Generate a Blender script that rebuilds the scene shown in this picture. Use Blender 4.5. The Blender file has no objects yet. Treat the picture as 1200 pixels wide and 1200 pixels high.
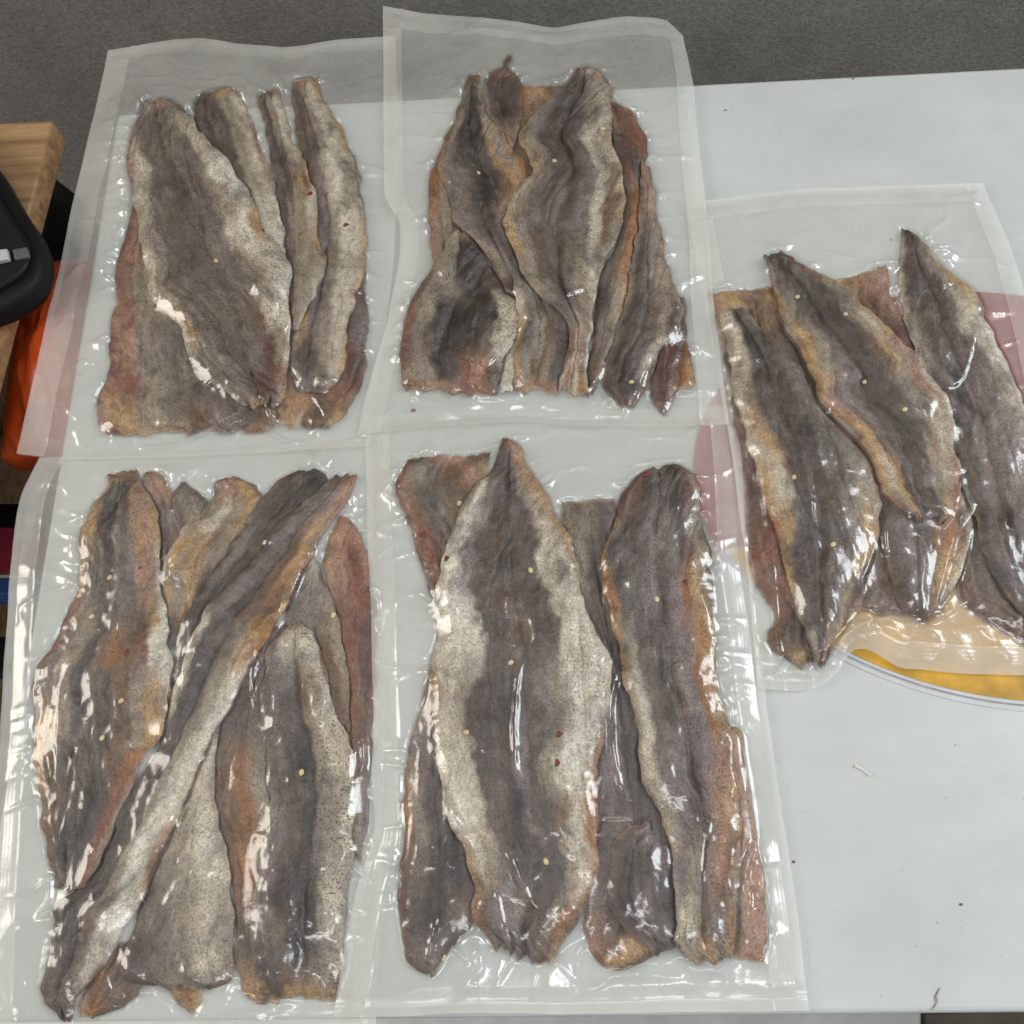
import bpy, math
import numpy as np
from mathutils import Matrix, Vector
rng = np.random.default_rng(7)
S = bpy.context.scene
C = S.collection

# ------------------------------------------------------------------ camera
# table frame: x along the back edge, y towards the wall, z up; the table top is z = 0
F_PX, CX, CY = 1178.0, 600.0, 600.0
dy = np.array([-.0140, .9300, -.3675]); dy /= np.linalg.norm(dy)
dx = np.array([1.0, .0318, .0455]); dx -= dy * dx.dot(dy); dx /= np.linalg.norm(dx)
dz = np.cross(dx, dy)
M = np.array([dx, dy, dz])
CAM_H = 0.56
fw = M @ np.array([0, 0, -1.0])
CAM = np.array([0, 0, 0.0]) - fw * (CAM_H / -fw[2])
cam_d = bpy.data.cameras.new('camera'); cam = bpy.data.objects.new('camera', cam_d); C.objects.link(cam)
cam_d.sensor_width = 36; cam_d.lens = 36 * F_PX / 1200.0
cam_d.clip_start = .02; cam_d.clip_end = 50
mw = Matrix.Identity(4)
for i in range(3):
    for j in range(3): mw[i][j] = M[i][j]
    mw[i][3] = CAM[i]
cam.matrix_world = mw
S.camera = cam

# ------------------------------------------------------------------ room light
w = bpy.data.worlds.new('World'); S.world = w; w.use_nodes = True
bg = w.node_tree.nodes['Background']; bg.inputs[0].default_value = (.93, .96, .97, 1); bg.inputs[1].default_value = .38

def area(name, loc, target, sx, sy, power, col):
    d = bpy.data.lights.new(name, 'AREA'); d.shape = 'RECTANGLE'; d.size = sx; d.size_y = sy; d.energy = power; d.color = col
    o = bpy.data.objects.new(name, d); C.objects.link(o); o.location = loc
    o.rotation_euler = (Vector(target) - Vector(loc)).to_track_quat('-Z', 'Y').to_euler()
    return o
area('window_light', (1.65, .30, 1.2), (0, 0, 0), 0.8, 0.95, 31, (.90, .97, 1))
area('doorway_light', (-2.25, .30, 1.25), (0, 0, 0), 1.0, 1.15, 38, (1, .93, .81))
area('glint_light', (.1, -.72, 1.8), (0, 0, 0), .9, .16, 6, (.97, .98, 1))  # added overhead lamp, puts glints on film slopes that face the front

S.view_settings.view_transform = 'Standard'; S.view_settings.look = 'None'
S.view_settings.exposure = 0.12; S.view_settings.gamma = 1
S.cycles.transparent_max_bounces = 24
S.cycles.max_bounces = 10; S.cycles.diffuse_bounces = 6; S.cycles.glossy_bounces = 3
S.cycles.caustics_reflective = False; S.cycles.caustics_refractive = False

# ------------------------------------------------------------------ helpers
def px(pts, z=0.0):
    """photo position -> point at height z in the table frame"""
    p = np.atleast_2d(np.array(pts, float))
    d = np.stack([(p[:, 0] - CX) / F_PX, -(p[:, 1] - CY) / F_PX, -np.ones(len(p))], 1) @ M.T
    t = (z - CAM[2]) / d[:, 2]
    return CAM + d * t[:, None]

def _hash(ix, iy, seed):
    h = (ix.astype(np.int64) * 374761393 + iy.astype(np.int64) * 668265263 + seed * 1442695041) & 0xffffffff
    h = ((h ^ (h >> 13)) * 1274126177) & 0xffffffff
    return ((h ^ (h >> 16)) & 0xffff) / 65535.0

def vnoise(x, y, seed=0):
    ix = np.floor(x); iy = np.floor(y); fx = x - ix; fy = y - iy
    fx = fx * fx * (3 - 2 * fx); fy = fy * fy * (3 - 2 * fy)
    a = _hash(ix, iy, seed); b = _hash(ix + 1, iy, seed); c = _hash(ix, iy + 1, seed); d = _hash(ix + 1, iy + 1, seed)
    return (a * (1 - fx) + b * fx) * (1 - fy) + (c * (1 - fx) + d * fx) * fy

def fbm(x, y, octv=4, seed=0):
    s = 0; a = .5; tot = 0
    for o in range(octv):
        s = s + a * vnoise(x, y, seed + o * 17); tot += a; a *= .5
        x = x * 2.03 + 11.3; y = y * 2.03 + 5.7
    return s / tot * 2 - 1          # -1..1

def resample(P, n, smooth=True):
    P = np.array(P, float)
    d = np.r_[0, np.cumsum(np.linalg.norm(np.diff(P, axis=0), axis=1))]
    t = np.linspace(0, d[-1], n)
    out = np.stack([np.interp(t, d, P[:, k]) for k in range(P.shape[1])], 1)
    if smooth and n > 12:
        k = max(1, n // (len(P) * 5))
        ker = np.ones(2 * k + 1) / (2 * k + 1)
        for _ in range(2):
            pad = np.pad(out, ((k, k), (0, 0)), mode='edge')
            sm = np.stack([np.convolve(pad[:, c], ker, 'valid') for c in range(out.shape[1])], 1)
            sm[0] = out[0]; sm[-1] = out[-1]; out = sm
    return out

def blur(a, n=1):
    for _ in range(n):
        p = np.pad(a, 1, mode='edge')
        a = (p[1:-1, :-2] + 2 * p[1:-1, 1:-1] + p[1:-1, 2:]) / 4
        p = np.pad(a, 1, mode='edge')
        a = (p[:-2, 1:-1] + 2 * p[1:-1, 1:-1] + p[2:, 1:-1]) / 4
    return a

def mesh_np(name, verts, quads, mat, parent=None, smooth=True, extra=None):
    me = bpy.data.meshes.new(name)
    verts = np.asarray(verts, np.float32); quads = np.asarray(quads, np.int32)
    me.vertices.add(len(verts)); me.vertices.foreach_set('co', verts.ravel())
    nq = len(quads); ng = 0 if extra is None else len(extra)
    loops = quads.ravel() if extra is None else np.r_[quads.ravel(), np.asarray(extra, np.int32)]
    me.loops.add(len(loops)); me.loops.foreach_set('vertex_index', loops.astype(np.int32))
    nf = nq + (1 if ng else 0); me.polygons.add(nf)
    st = np.arange(nq, dtype=np.int32) * 4
    if ng: st = np.r_[st, nq * 4].astype(np.int32)
    me.polygons.foreach_set('loop_start', st)
    me.polygons.foreach_set('use_smooth', np.full(nf, smooth))
    me.update(calc_edges=True); me.validate()
    me.materials.append(mat)
    o = bpy.data.objects.new(name, me); C.objects.link(o)
    if parent: o.parent = parent
    return o

def simple(name, verts, faces, mat, parent=None, smooth=False, bevel=0, seg=2):
    me = bpy.data.meshes.new(name); me.from_pydata([tuple(v) for v in verts], [], faces); me.update()
    me.materials.append(mat)
    for p in me.polygons: p.use_smooth = smooth
    o = bpy.data.objects.new(name, me); C.objects.link(o)
    if parent: o.parent = parent
    if bevel:
        m = o.modifiers.new('bevel', 'BEVEL'); m.width = bevel; m.segments = seg; m.limit_method = 'ANGLE'
        for p in me.polygons: p.use_smooth = True
        if hasattr(me, 'set_sharp_from_angle'): me.set_sharp_from_angle(angle=math.radians(50))
    return o

def slab(name, corners, z0, z1, mat, parent=None, bevel=0, seg=2):
    """prism over a polygon of xy corners (counter-clockwise)"""
    n = len(corners)
    v = [(c[0], c[1], z0) for c in corners] + [(c[0], c[1], z1) for c in corners]
    f = [tuple(range(n - 1, -1, -1)), tuple(range(n, 2 * n))] + [(i, (i + 1) % n, n + (i + 1) % n, n + i) for i in range(n)]
    return simple(name, v, f, mat, parent, bevel=bevel, seg=seg)

def empty(name, loc, label, cat, group=None):
    o = bpy.data.objects.new(name, None); C.objects.link(o); o.location = loc
    o['label'] = label; o['category'] = cat
    if group: o['group'] = group
    return o

def tag(o, label, cat, group=None):
    o['label'] = label; o['category'] = cat
    if group: o['group'] = group
    return o

def local(o, parent):
    """keep a world-built mesh where it is under a parent that is not at the origin"""
    o.parent = parent; o.matrix_parent_inverse = Matrix.Translation(-parent.location)
    return o

# ------------------------------------------------------------------ materials
def srgb(c):
    c = np.array(c, float) / 255
    return np.where(c <= .04045, c / 12.92, ((c + .055) / 1.055) ** 2.4)

class NT:
    def __init__(s, name):
        s.m = bpy.data.materials.new(name); s.m.use_nodes = True; s.t = s.m.node_tree
        s.t.nodes.clear(); s.out = s.t.nodes.new('ShaderNodeOutputMaterial')
    def n(s, typ, **kw):
        nd = s.t.nodes.new('ShaderNode' + typ)
        ins = kw.pop('ins', {})
        for k, v in kw.items(): setattr(nd, k, v)
        for k, v in ins.items():
            if isinstance(v, tuple) and len(v) == 2 and hasattr(v[0], 'outputs'): s.t.links.new(v[0].outputs[v[1]], nd.inputs[k])
            elif hasattr(v, 'outputs'): s.t.links.new(v.outputs[0], nd.inputs[k])
            else: nd.inputs[k].default_value = v
        return nd
    def ramp(s, src, stops):
        r = s.n('ValToRGB', ins={0: src}); e = r.color_ramp.elements
        while len(e) < len(stops): e.new(.5)
        for el, (p, c) in zip(e, stops):
            el.position = p; el.color = c if len(c) == 4 else (*c, 1)
        return r
    def noise(s, vec, scale, detail=4, rough=.55):
        return s.n('TexNoise', ins={'Vector': vec, 'Scale': scale, 'Detail': detail, 'Roughness': rough})
    def mix(s, mode, fac, a, b):
        m = s.n('Mix', data_type='RGBA', blend_type=mode)
        for i, v in ((0, fac), (6, a), (7, b)):
            if hasattr(v, 'outputs'):
                s.t.links.new(v.outputs[2] if v.bl_idname == 'ShaderNodeMix' else v.outputs[0], m.inputs[i])
            else: m.inputs[i].default_value = v if not isinstance(v, tuple) or len(v) == 4 else (*v, 1)
        return m
    def link(s, a, ai, b, bi): s.t.links.new(a.outputs[ai], b.inputs[bi])
    def done(s, sh): s.t.links.new(sh.outputs[0], s.out.inputs[0]); return s.m

def gray(v): return (v, v, v, 1)

def mat_plain(name, col, rough=.5, var=.12, scale=30, bump=.1, spec=.5, bscale=None, stretch=None):
    t = NT(name); tc = t.n('TexCoord'); vec = (tc, 3)
    if stretch:
        mp = t.n('Mapping', ins={0: (tc, 3), 3: stretch}); vec = mp
    nz = t.noise(vec, scale)
    rp = t.ramp(nz, [(.25, gray(1 - var * 2)), (.75, gray(1 + var))])
    mx = t.mix('MULTIPLY', 1.0, (*col, 1), rp)
    b = t.noise(vec, bscale or scale * 4, 5)
    bp = t.n('Bump', ins={'Strength': bump, 'Distance': .002, 'Height': b})
    p = t.n('BsdfPrincipled', ins={'Roughness': rough, 'Normal': bp, 'Specular IOR Level': spec})
    t.link(mx, 2, p, 'Base Color')
    return t.done(p)

def mat_fish():
    t = NT('dried_fish_skin')
    col = t.n('Attribute', attribute_name='skin'); uv = t.n('UVMap', uv_map='fish'); at = t.n('Attribute', attribute_name='speck')
    tc = t.n('TexCoord')
    mp = t.n('Mapping', ins={0: uv, 3: (1.0, .68, 1.0)})
    warp = t.noise(uv, 130, 3, .6)
    uvw = t.n('VectorMath', operation='MULTIPLY_ADD', ins={0: (warp, 1), 1: (.004, .004, 0), 2: mp})
    # wrinkled, shrunken skin
    fib = t.noise(uvw, 300, 6, .68)
    fr = t.ramp(fib, [(.32, gray(.80)), (.47, gray(.98)), (.56, gray(1.03)), (.72, gray(1.2))])
    c1 = t.mix('MULTIPLY', .85, col, fr)
    blot = t.noise((tc, 3), 120, 6, .7)
    br = t.ramp(blot, [(.33, (.66, .62, .60)), (.47, (.96, .95, .94)), (.56, (1.05, 1.03, 1.0)), (.70, (1.34, 1.30, 1.22))])
    c2 = t.mix('MULTIPLY', 1.0, c1, br)
    mid = t.noise(uvw, 190, 5, .7)
    md = t.ramp(mid, [(.34, (.74, .71, .69)), (.47, (.98, .98, .97)), (.55, (1.03, 1.03, 1.02)), (.68, (1.24, 1.22, 1.19))])
    c2 = t.mix('MULTIPLY', .9, c2, md)
    # rows of small scales
    vo = t.n('TexVoronoi', feature='DISTANCE_TO_EDGE', ins={'Vector': uvw, 'Scale': 620.0, 'Randomness': .8})
    vr = t.ramp(vo, [(.0, gray(.70)), (.16, gray(1.06))])
    c3 = t.mix('MULTIPLY', .35, c2, vr)
    grain = t.noise((tc, 3), 820, 3, .7)
    gr = t.ramp(grain, [(.36, (.56, .52, .50)), (.48, (.97, .96, .96)), (.54, (1.03, 1.03, 1.02)), (.66, (1.36, 1.34, 1.30))])
    c3 = t.mix('MULTIPLY', .7, c3, gr)
    # dark pepper-like specks, gathered in patches
    sp = t.noise(uv, 760, 3, .65); patch = t.noise((tc, 3), 55, 3, .6)
    s1 = t.ramp(sp, [(.55, gray(0)), (.61, gray(1))]); s2 = t.ramp(patch, [(.40, gray(.30)), (.6, gray(1))])
    mk = t.n('Math', operation='MULTIPLY', ins={0: s1, 1: s2}); mk2 = t.n('Math', operation='MULTIPLY', ins={0: mk, 1: (at, 2)}, use_clamp=True)
    c4 = t.mix('MIX', mk2, c3, (.022, .015, .013, 1))
    # small rusty stains
    ru = t.noise((tc, 3), 170, 3, .5); r1 = t.ramp(ru, [(.66, gray(0)), (.76, gray(.35))])
    c5 = t.mix('MIX', r1, c4, (.20, .075, .028, 1))
    h1 = t.n('Math', operation='MULTIPLY_ADD', ins={0: fib, 1: 1.0, 2: blot})
    h2 = t.n('Math', operation='MULTIPLY_ADD', ins={0: vo, 1: .8, 2: h1})
    bp = t.n('Bump', ins={'Strength': .5, 'Distance': .0012, 'Height': h2})
    p = t.n('BsdfPrincipled', ins={'Roughness': .42, 'Normal': bp, 'Specular IOR Level': .5})
    t.link(c5, 2, p, 'Base Color')
    return t.done(p)

def mat_film(name, milk, rough, ribs=False, over_fish=.04):
    """thin clear plastic: see-through, slightly milky, glossy both sides"""
    t = NT(name); tc = t.n('TexCoord')
    n1 = t.noise((tc, 3), 150, 4, .55); n2 = t.noise((tc, 3), 520, 4, .6)
    hh = t.n('Math', operation='MULTIPLY_ADD', ins={0: n2, 1: .25, 2: n1})
    src = hh
    if ribs:
        uv = t.n('UVMap', uv_map='film')
        wv = t.n('TexWave', wave_type='BANDS', bands_direction='Y', ins={0: uv, 'Scale': 130.0, 'Distortion': .4})
        src = t.n('Math', operation='MULTIPLY_ADD', ins={0: wv, 1: .16, 2: hh})
    bp = t.n('Bump', ins={'Strength': .12, 'Distance': .0016, 'Height': src})
    lw = t.n('LayerWeight', ins={0: .5, 1: bp})
    p5 = t.n('Math', operation='POWER', ins={0: (lw, 1), 1: 5.0})
    fr = t.n('Math', operation='MULTIPLY_ADD', ins={0: p5, 1: .90, 2: .052}, use_clamp=True)
    gl = t.n('BsdfGlossy', ins={'Roughness': rough, 'Color': (1, 1, 1, 1), 'Normal': bp})
    tr = t.n('BsdfTransparent', ins={0: (.997, .997, .995, 1)})
    df = t.n('BsdfDiffuse', ins={0: (.995, .978, .925, 1), 'Normal': bp})
    tl = t.n('BsdfTranslucent', ins={0: (.995, .978, .925, 1)})
    dd = t.n('MixShader', ins={0: .34, 1: df, 2: tl})
    con = t.n('Attribute', attribute_name='contact')
    mr = t.n('MapRange', ins={0: (con, 2), 3: milk, 4: over_fish})
    mn1 = t.ramp(t.noise((tc, 3), 14, 4, .6), [(.3, gray(.7)), (.7, gray(1.25))])
    mn2 = t.ramp(t.noise((tc, 3), 48, 5, .6), [(.40, gray(.12)), (.72, gray(2.2))])
    mn = t.mix('MIX', (con), mn1, mn2)
    mm = t.n('Math', operation='MULTIPLY', ins={0: mr, 1: (mn, 2)})
    base = t.n('MixShader', ins={0: mm, 1: tr, 2: dd})
    fin = t.n('MixShader', ins={0: fr, 1: base, 2: gl})
    return t.done(fin)

M_FISH = mat_fish()
M_FILM = mat_film('clear_film', .27, .15, over_fish=.018)
M_BACK = mat_film('clear_film_back', .14, .2)
M_SEAL = mat_film('heat_seal_film', .44, .2, ribs=True)

def mat_table():
    t = NT('white_table_laminate'); tc = t.n('TexCoord')
    n = t.noise((tc, 3), 4.5, 6, .62)
    r = t.ramp(n, [(.3, (.52, .54, .53)), (.52, (.575, .595, .585)), (.72, (.61, .63, .62))])
    # wiped smears and dull stains
    mpw = t.n('Mapping', ins={0: (tc, 3), 2: (0, 0, 1.1), 3: (9, 19, 1)}); wp = t.noise(mpw, 1.0, 6, .68)
    w1 = t.ramp(wp, [(.36, (.945, .942, .93)), (.55, (1, 1, 1)), (.75, (1.015, 1.015, 1.018))])
    r1 = t.mix('MULTIPLY', 1.0, r, w1)
    st = t.noise((tc, 3), 17, 5, .7); s0 = t.ramp(st, [(.60, gray(0)), (.74, gray(.30))])
    r2 = t.mix('MIX', s0, r1, (.50, .485, .43, 1))
    sp = t.noise((tc, 3), 230, 2, .5); s = t.ramp(sp, [(.72, gray(0)), (.77, gray(.6))])
    mp = t.n('Mapping', ins={0: (tc, 3), 2: (0, 0, .5), 3: (9, 330, 1)}); sc = t.noise(mp, 1.0, 2, .5)
    s3 = t.ramp(sc, [(.70, gray(0)), (.77, gray(.45))])
    mp2 = t.n('Mapping', ins={0: (tc, 3), 2: (0, 0, 2.1), 3: (12, 400, 1)}); sc2 = t.noise(mp2, 1.0, 2, .5)
    s4 = t.ramp(sc2, [(.71, gray(0)), (.78, gray(.4))])
    m1 = t.mix('MIX', s, r2, (.30, .27, .23, 1)); m2 = t.mix('MIX', s3, m1, (.44, .44, .42, 1)); m3 = t.mix('MIX', s4, m2, (.46, .46, .45, 1))
    b = t.noise((tc, 3), 60, 5, .6)
    bp = t.n('Bump', ins={'Strength': .10, 'Distance': .002, 'Height': b})
    rr = t.n('MapRange', ins={0: wp, 1: .3, 2: .7, 3: .27, 4: .38})
    p = t.n('BsdfPrincipled', ins={'Roughness': rr, 'Normal': bp, 'Specular IOR Level': .5}); t.link(m3, 2, p, 'Base Color')
    return t.done(p)

def mat_wall():
    t = NT('rough_grey_plaster'); tc = t.n('TexCoord')
    n = t.noise((tc, 3), 330, 5, .7); n2 = t.noise((tc, 3), 9, 4, .6)
    r = t.ramp(n, [(.30, (.22, .204, .182)), (.5, (.30, .28, .25)), (.70, (.38, .357, .322))])
    r2 = t.ramp(n2, [(.3, gray(.8)), (.7, gray(1.12))])
    m1 = t.mix('MULTIPLY', 1.0, r, r2)
    bp = t.n('Bump', ins={'Strength': .6, 'Distance': .003, 'Height': n})
    p = t.n('BsdfPrincipled', ins={'Roughness': .9, 'Normal': bp, 'Specular IOR Level': .2}); t.link(m1, 2, p, 'Base Color')
    return t.done(p)

def mat_wood():
    t = NT('oak_desk_wood'); tc = t.n('TexCoord')
    mp = t.n('Mapping', ins={0: (tc, 3), 3: (3.5, 70, 60)}); n = t.noise(mp, 2.2, 6, .62)
    r = t.ramp(n, [(.30, (.22, .115, .05)), (.5, (.37, .22, .105)), (.72, (.48, .315, .165))])
    bp = t.n('Bump', ins={'Strength': .15, 'Distance': .001, 'Height': n})
    p = t.n('BsdfPrincipled', ins={'Roughness': .45, 'Normal': bp}); t.link(r, 0, p, 'Base Color')
    return t.done(p)

M_TABLE = mat_table(); M_WALL = mat_wall(); M_WOOD = mat_wood()
M_RIM = mat_plain('grey_white_table_edge', (.55, .55, .54), .4)
M_RED = mat_plain('red_print', (.30, .008, .02), .36, .10, 60, .05)
M_YEL = mat_plain('yellow_print', (.66, .36, .035), .36, .22, 55, .05)
M_RING = mat_plain('pale_print_border', (.60, .60, .61), .36, .06, 40, .05)
M_LINE = mat_plain('worn_black_line', (.30, .29, .28), .5, .3, 200, .05)
M_BLACK = mat_plain('black_plastic', (.006, .006, .007), .55, spec=.25, var=.1, scale=60, bump=.15)
M_SWITCH = mat_plain('pale_grey_plastic', (.50, .50, .48), .4)
M_DGREY = mat_plain('dark_grey_plastic', (.10, .10, .10), .45)
M_FLOOR = mat_plain('dark_floor', (.10, .105, .10), .5, .2, 12, .1)
M_BROWN = mat_plain('brown_tile', (.16, .13, .095), .5, .25, 25, .1)
M_BAGRED = mat_plain('orange_red_plastic', (.95, .13, .025), .3, .34, 30, .6, stretch=(1, .25, 1))
M_PINK = mat_plain('magenta_wrapper', (.42, .04, .10), .35, .3, 60, .4)
M_BLUE = mat_plain('blue_wrapper', (.05, .15, .48), .4)
M_WHITE = mat_plain('white_wrapper', (.72, .72, .70), .4)
M_CARD = mat_plain('brown_cardboard', (.40, .24, .11), .7)
M_SEED = mat_plain('sesame', (.78, .60, .32), .4, .15, 900, .2)
M_CHILI = mat_plain('chilli', (.20, .022, .012), .35, .25, 900, .3)
M_FIBRE = mat_plain('pale_fibre', (.75, .72, .64), .6)

# ------------------------------------------------------------------ room
back = px([(137, 133), (1200, 78)])
y_back = back[:, 1].mean(); x_left = px([(137, 133)])[0, 0]
y_front = px([(1075, 1188)])[0, 1]
x_right = .62
def box(name, x0, x1, y0, y1, z0, z1, mat, parent=None, bevel=0, seg=2):
    return slab(name, [(x0, y0), (x1, y0), (x1, y1), (x0, y1)], z0, z1, mat, parent, bevel, seg)
fl = box('floor', -2, 2, -2.2, y_back + .16, -.76, -.70, M_FLOOR); fl['kind'] = 'structure'
wl = box('wall', -2, 2, y_back + .16, y_back + .26, -.76, 1.8, M_WALL); tag(wl, 'rough speckled grey wall behind the white table', 'wall')
wl['kind'] = 'structure'

table = empty('table', ((x_left + x_right) / 2, y_front, 0), 'white laminate table with a red and yellow printed oval', 'table')
local(box('tabletop', x_left, x_right, y_front, y_back, -.022, 0, M_TABLE, bevel=.003, seg=3), table)
local(box('apron', x_left + .006, x_right - .006, y_front + .004, y_back - .006, -.06, -.0225, M_RIM), table)
for sx in (x_left + .05, x_right - .05):
    for sy in (y_front + .06, y_back - .06):
        local(box('leg', sx - .018, sx + .018, sy - .018, sy + .018, -.70, -.061, M_RIM), table)
# printed oval on the table: flat print, built as thin sheets (centre and radii measured on the table)
def oval(name, cx, cy, rx, ry, rot, a0, a1, z, mat, inner=None):
    n = 160; a = np.linspace(a0, a1, n); c, s = math.cos(rot), math.sin(rot)
    def ring(kx, ky):
        X = kx * np.cos(a); Y = ky * np.sin(a)
        return np.stack([cx + X * c - Y * s, cy + X * s + Y * c, np.full(n, z)], 1)
    o = ring(rx, ry)
    if inner is None: i = np.tile(np.array([[cx, cy, z]]), (n, 1))
    else: i = ring(rx - inner, ry - inner)
    v = np.r_[o, i]; q = [(k, k + 1, n + k + 1, n + k) for k in range(n - 1)]
    ob = mesh_np(name, v, q, mat, smooth=False)
    return local(ob, table)
ocx, ocy = px([(1180, 588)])[0, :2]
olx = px([(811, 560)])[0, 0]; oty = px([(1180, 341)])[0, 1]; oby = px([(1180, 836)])[0, 1]
ORX = ocx - olx; ORY = (oty - oby) / 2; OCY = (oty + oby) / 2
TILT = math.radians(-7)
oval('print_border', ocx, OCY, ORX, ORY, TILT, math.pi, 2 * math.pi - .0, .0004, M_RING)
oval('print_yellow', ocx, OCY, ORX - .0052, ORY - .0058, TILT, math.pi * 1.12, math.pi * 2, .0008, M_YEL)
oval('print_red', ocx, OCY, ORX - .0005, ORY - .0005, TILT, 0, math.pi * 1.14, .0012, M_RED)
oval('print_line', ocx, OCY, ORX - .0030, ORY - .0030, TILT, math.pi * 1.15, math.pi * 2, .0012, M_LINE, inner=.0006)

# oak desk with the black appliance, at the left
dk = px([(62, 141), (-26, 540)])
desk = empty('desk', (dk[0, 0] - .2, dk[0, 1] - .2, 0), 'oak desk corner beside the white table', 'desk')
local(slab('desktop', [(dk[1, 0] - .5, dk[1, 1] - .12), (dk[1, 0] - .018, dk[1, 1] - .12), (dk[0, 0], dk[0, 1]), (dk[0, 0] - .5, dk[0, 1])], -.022, 0, M_WOOD, bevel=.0015), desk)
local(slab('side_panel', [(dk[0, 0] - .14, dk[0, 1] - .40), (dk[0, 0] - .12, dk[0, 1] - .40), (dk[0, 0] - .09, dk[0, 1] - .02), (dk[0, 0] - .11, dk[0, 1] - .02)], -.70, -.0225, M_WOOD), desk)
ap = empty('appliance', (*px([(-20, 290)])[0, :2], 0), 'black rounded appliance with a pale latch on the oak desk', 'appliance')
def rounded(pts, r_it=2):
    P = np.array(pts, float)
    for _ in range(r_it):
        Q = np.roll(P, -1, 0); P = np.stack([P * .75 + Q * .25, P * .25 + Q * .75], 1).reshape(-1, 2)
    return P
def outline(pts, z): return px(pts, z)[:, :2][::-1]
AZ = .024
body = rounded(outline([(-170, 110), (-70, 130), (-10, 182), (20, 238), (48, 276), (50, 316), (30, 344), (-20, 370), (-130, 385)], AZ))
local(slab('body', body, .002, AZ, M_BLACK, bevel=.008, seg=4), ap)
local(slab('lid_rim', rounded(outline([(-170, 126), (-70, 146), (-16, 198), (12, 252), (36, 284), (38, 310), (22, 330), (-24, 354), (-130, 368)], AZ)), AZ - .002, AZ + .004, M_BLACK, bevel=.002), ap)
la = local(slab('latch', outline([(-12, 303), (15, 299), (17, 311), (-10, 317)], AZ), AZ + .0035, AZ + .0075, M_SWITCH, bevel=.0008), ap)
local(slab('button', outline([(20, 299), (37, 296), (40, 307), (23, 311)], AZ), AZ + .0035, AZ + .0065, M_DGREY, bevel=.0008), ap)

# things below, in the gap between desk and table
def crumple(name, poly_px, z, mat, label, cat, amp=.012, seed=0):
    P = px(poly_px, z)[:, :2]
    top = resample([P[0], P[1]], 40, False); bot = resample([P[3], P[2]], 40, False)
    v = np.linspace(0, 1, 60)[:, None, None]
    g = top[None] * (1 - v) + bot[None] * v
    hx = g[..., 0]; hy = g[..., 1]
    U, V = np.meshgrid(np.linspace(0, 1, 40), v.ravel())
    dome = (np.sin(np.pi * U) * np.sin(np.pi * V)) ** .5 * .05
    zz = z - .06 + dome + amp * (1 - np.abs(fbm(hx * 60, hy * 18, 4, seed))) 
    n, m = 60, 40
    idx = np.arange(n * m).reshape(n, m)
    q = np.stack([idx[:-1, :-1], idx[1:, :-1], idx[1:, 1:], idx[:-1, 1:]], -1).reshape(-1, 4)
    top_v = np.stack([hx, hy, zz], -1).reshape(-1, 3)
    b = np.r_[idx[0, :], idx[1:, -1], idx[-1, -2::-1], idx[-2:0:-1, 0]]
    nb = len(b); low = top_v[b].copy(); low[:, 2] = z - .075
    vv = np.r_[top_v, low]; o = n * m
    k = np.arange(nb); k2 = (k + 1) % nb
    q2 = np.stack([b[k], b[k2], o + k2, o + k], 1)
    ob = mesh_np(name, vv, np.r_[q, q2], mat, extra=o + np.arange(nb))
    return tag(ob, label, cat)
crumple('plastic_bag', [(20, 262), (140, 262), (92, 494), (-45, 500)], -.036, M_BAGRED, 'crumpled orange red plastic bag in the gap beside the desk', 'plastic bag', seed=3)
cb = px([(14, 486), (60, 480), (46, 512), (0, 516)], -.17)
tag(slab('cardboard_flap', cb[::-1, :2], -.176, -.168, M_CARD, bevel=.001), 'strip of brown cardboard below the orange red bag', 'cardboard')
bx = px([(60, 205), (98, 235), (80, 330), (40, 330)], -.09)
tag(slab('black_case', bx[::-1, :2], -.25, -.085, M_BLACK, bevel=.006), 'black case standing in the gap behind the appliance', 'case')
pk = empty('snack_packet', (*px([(0, 650)], -.14)[0, :2], -.2), 'magenta and blue packet lying beside the table edge', 'packet')
def strip(name, y0, y1, mat, z=-.14, x1=34, bevel=.001):
    c = px([(-60, y0), (x1, y0), (x1 - (y1 - y0) * .12, y1), (-60, y1)], z)
    return slab(name, c[::-1, :2], z - .03, z, mat, bevel=bevel)
local(strip('black_end', 590, 617, M_BLACK), pk); local(strip('magenta_panel', 617.6, 672, M_PINK), pk)
local(strip('white_stripe', 672.6, 677, M_WHITE), pk); local(strip('blue_stripe', 677.6, 696, M_BLUE), pk)
tag(strip('black_box', 746, 786, M_BLACK, -.16, 26), 'black box beside the table below the magenta packet', 'box')
tag(slab('floor_board', px([(1082, 1186), (1500, 1170), (1500, 1420), (1082, 1420)], -.30)[::-1, :2], -.34, -.30, M_BROWN, bevel=.002), 'brown board below the front edge of the table', 'board')
tag(slab('white_board', px([(-400, 1180), (1080, 1180), (1080, 1420), (-400, 1420)], -.20)[::-1, :2], -.23, -.20, M_WHITE, bevel=.002), 'white board below the front edge of the table', 'board')

# small marks on the table top
for pts in ([(1101, 1158), (1096, 1168), (1098, 1174), (1092, 1184)],):
    P = px(pts, .0004); n = len(P); d = np.array([.0006, .0002, 0])
    local(mesh_np('scratch', np.r_[P - d, P + d], [(k, k + 1, n + k + 1, n + k) for k in range(n - 1)][::1], M_LINE), table)

# ------------------------------------------------------------------ dried fish
PAL = dict(K=(50, 41, 37), D=(81, 70, 66), G=(107, 96, 88), T=(148, 135, 120), P=(192, 181, 164), W=(214, 208, 195),
           O=(150, 102, 60), A=(176, 144, 102), R=(126, 82, 65), B=(110, 84, 65), M=(92, 58, 53), V=(121, 108, 107), S=(162, 126, 107))
ALB = {k: srgb(v) * 1.12 for k, v in PAL.items()}
RES = .0008

class Bag: pass

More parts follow.
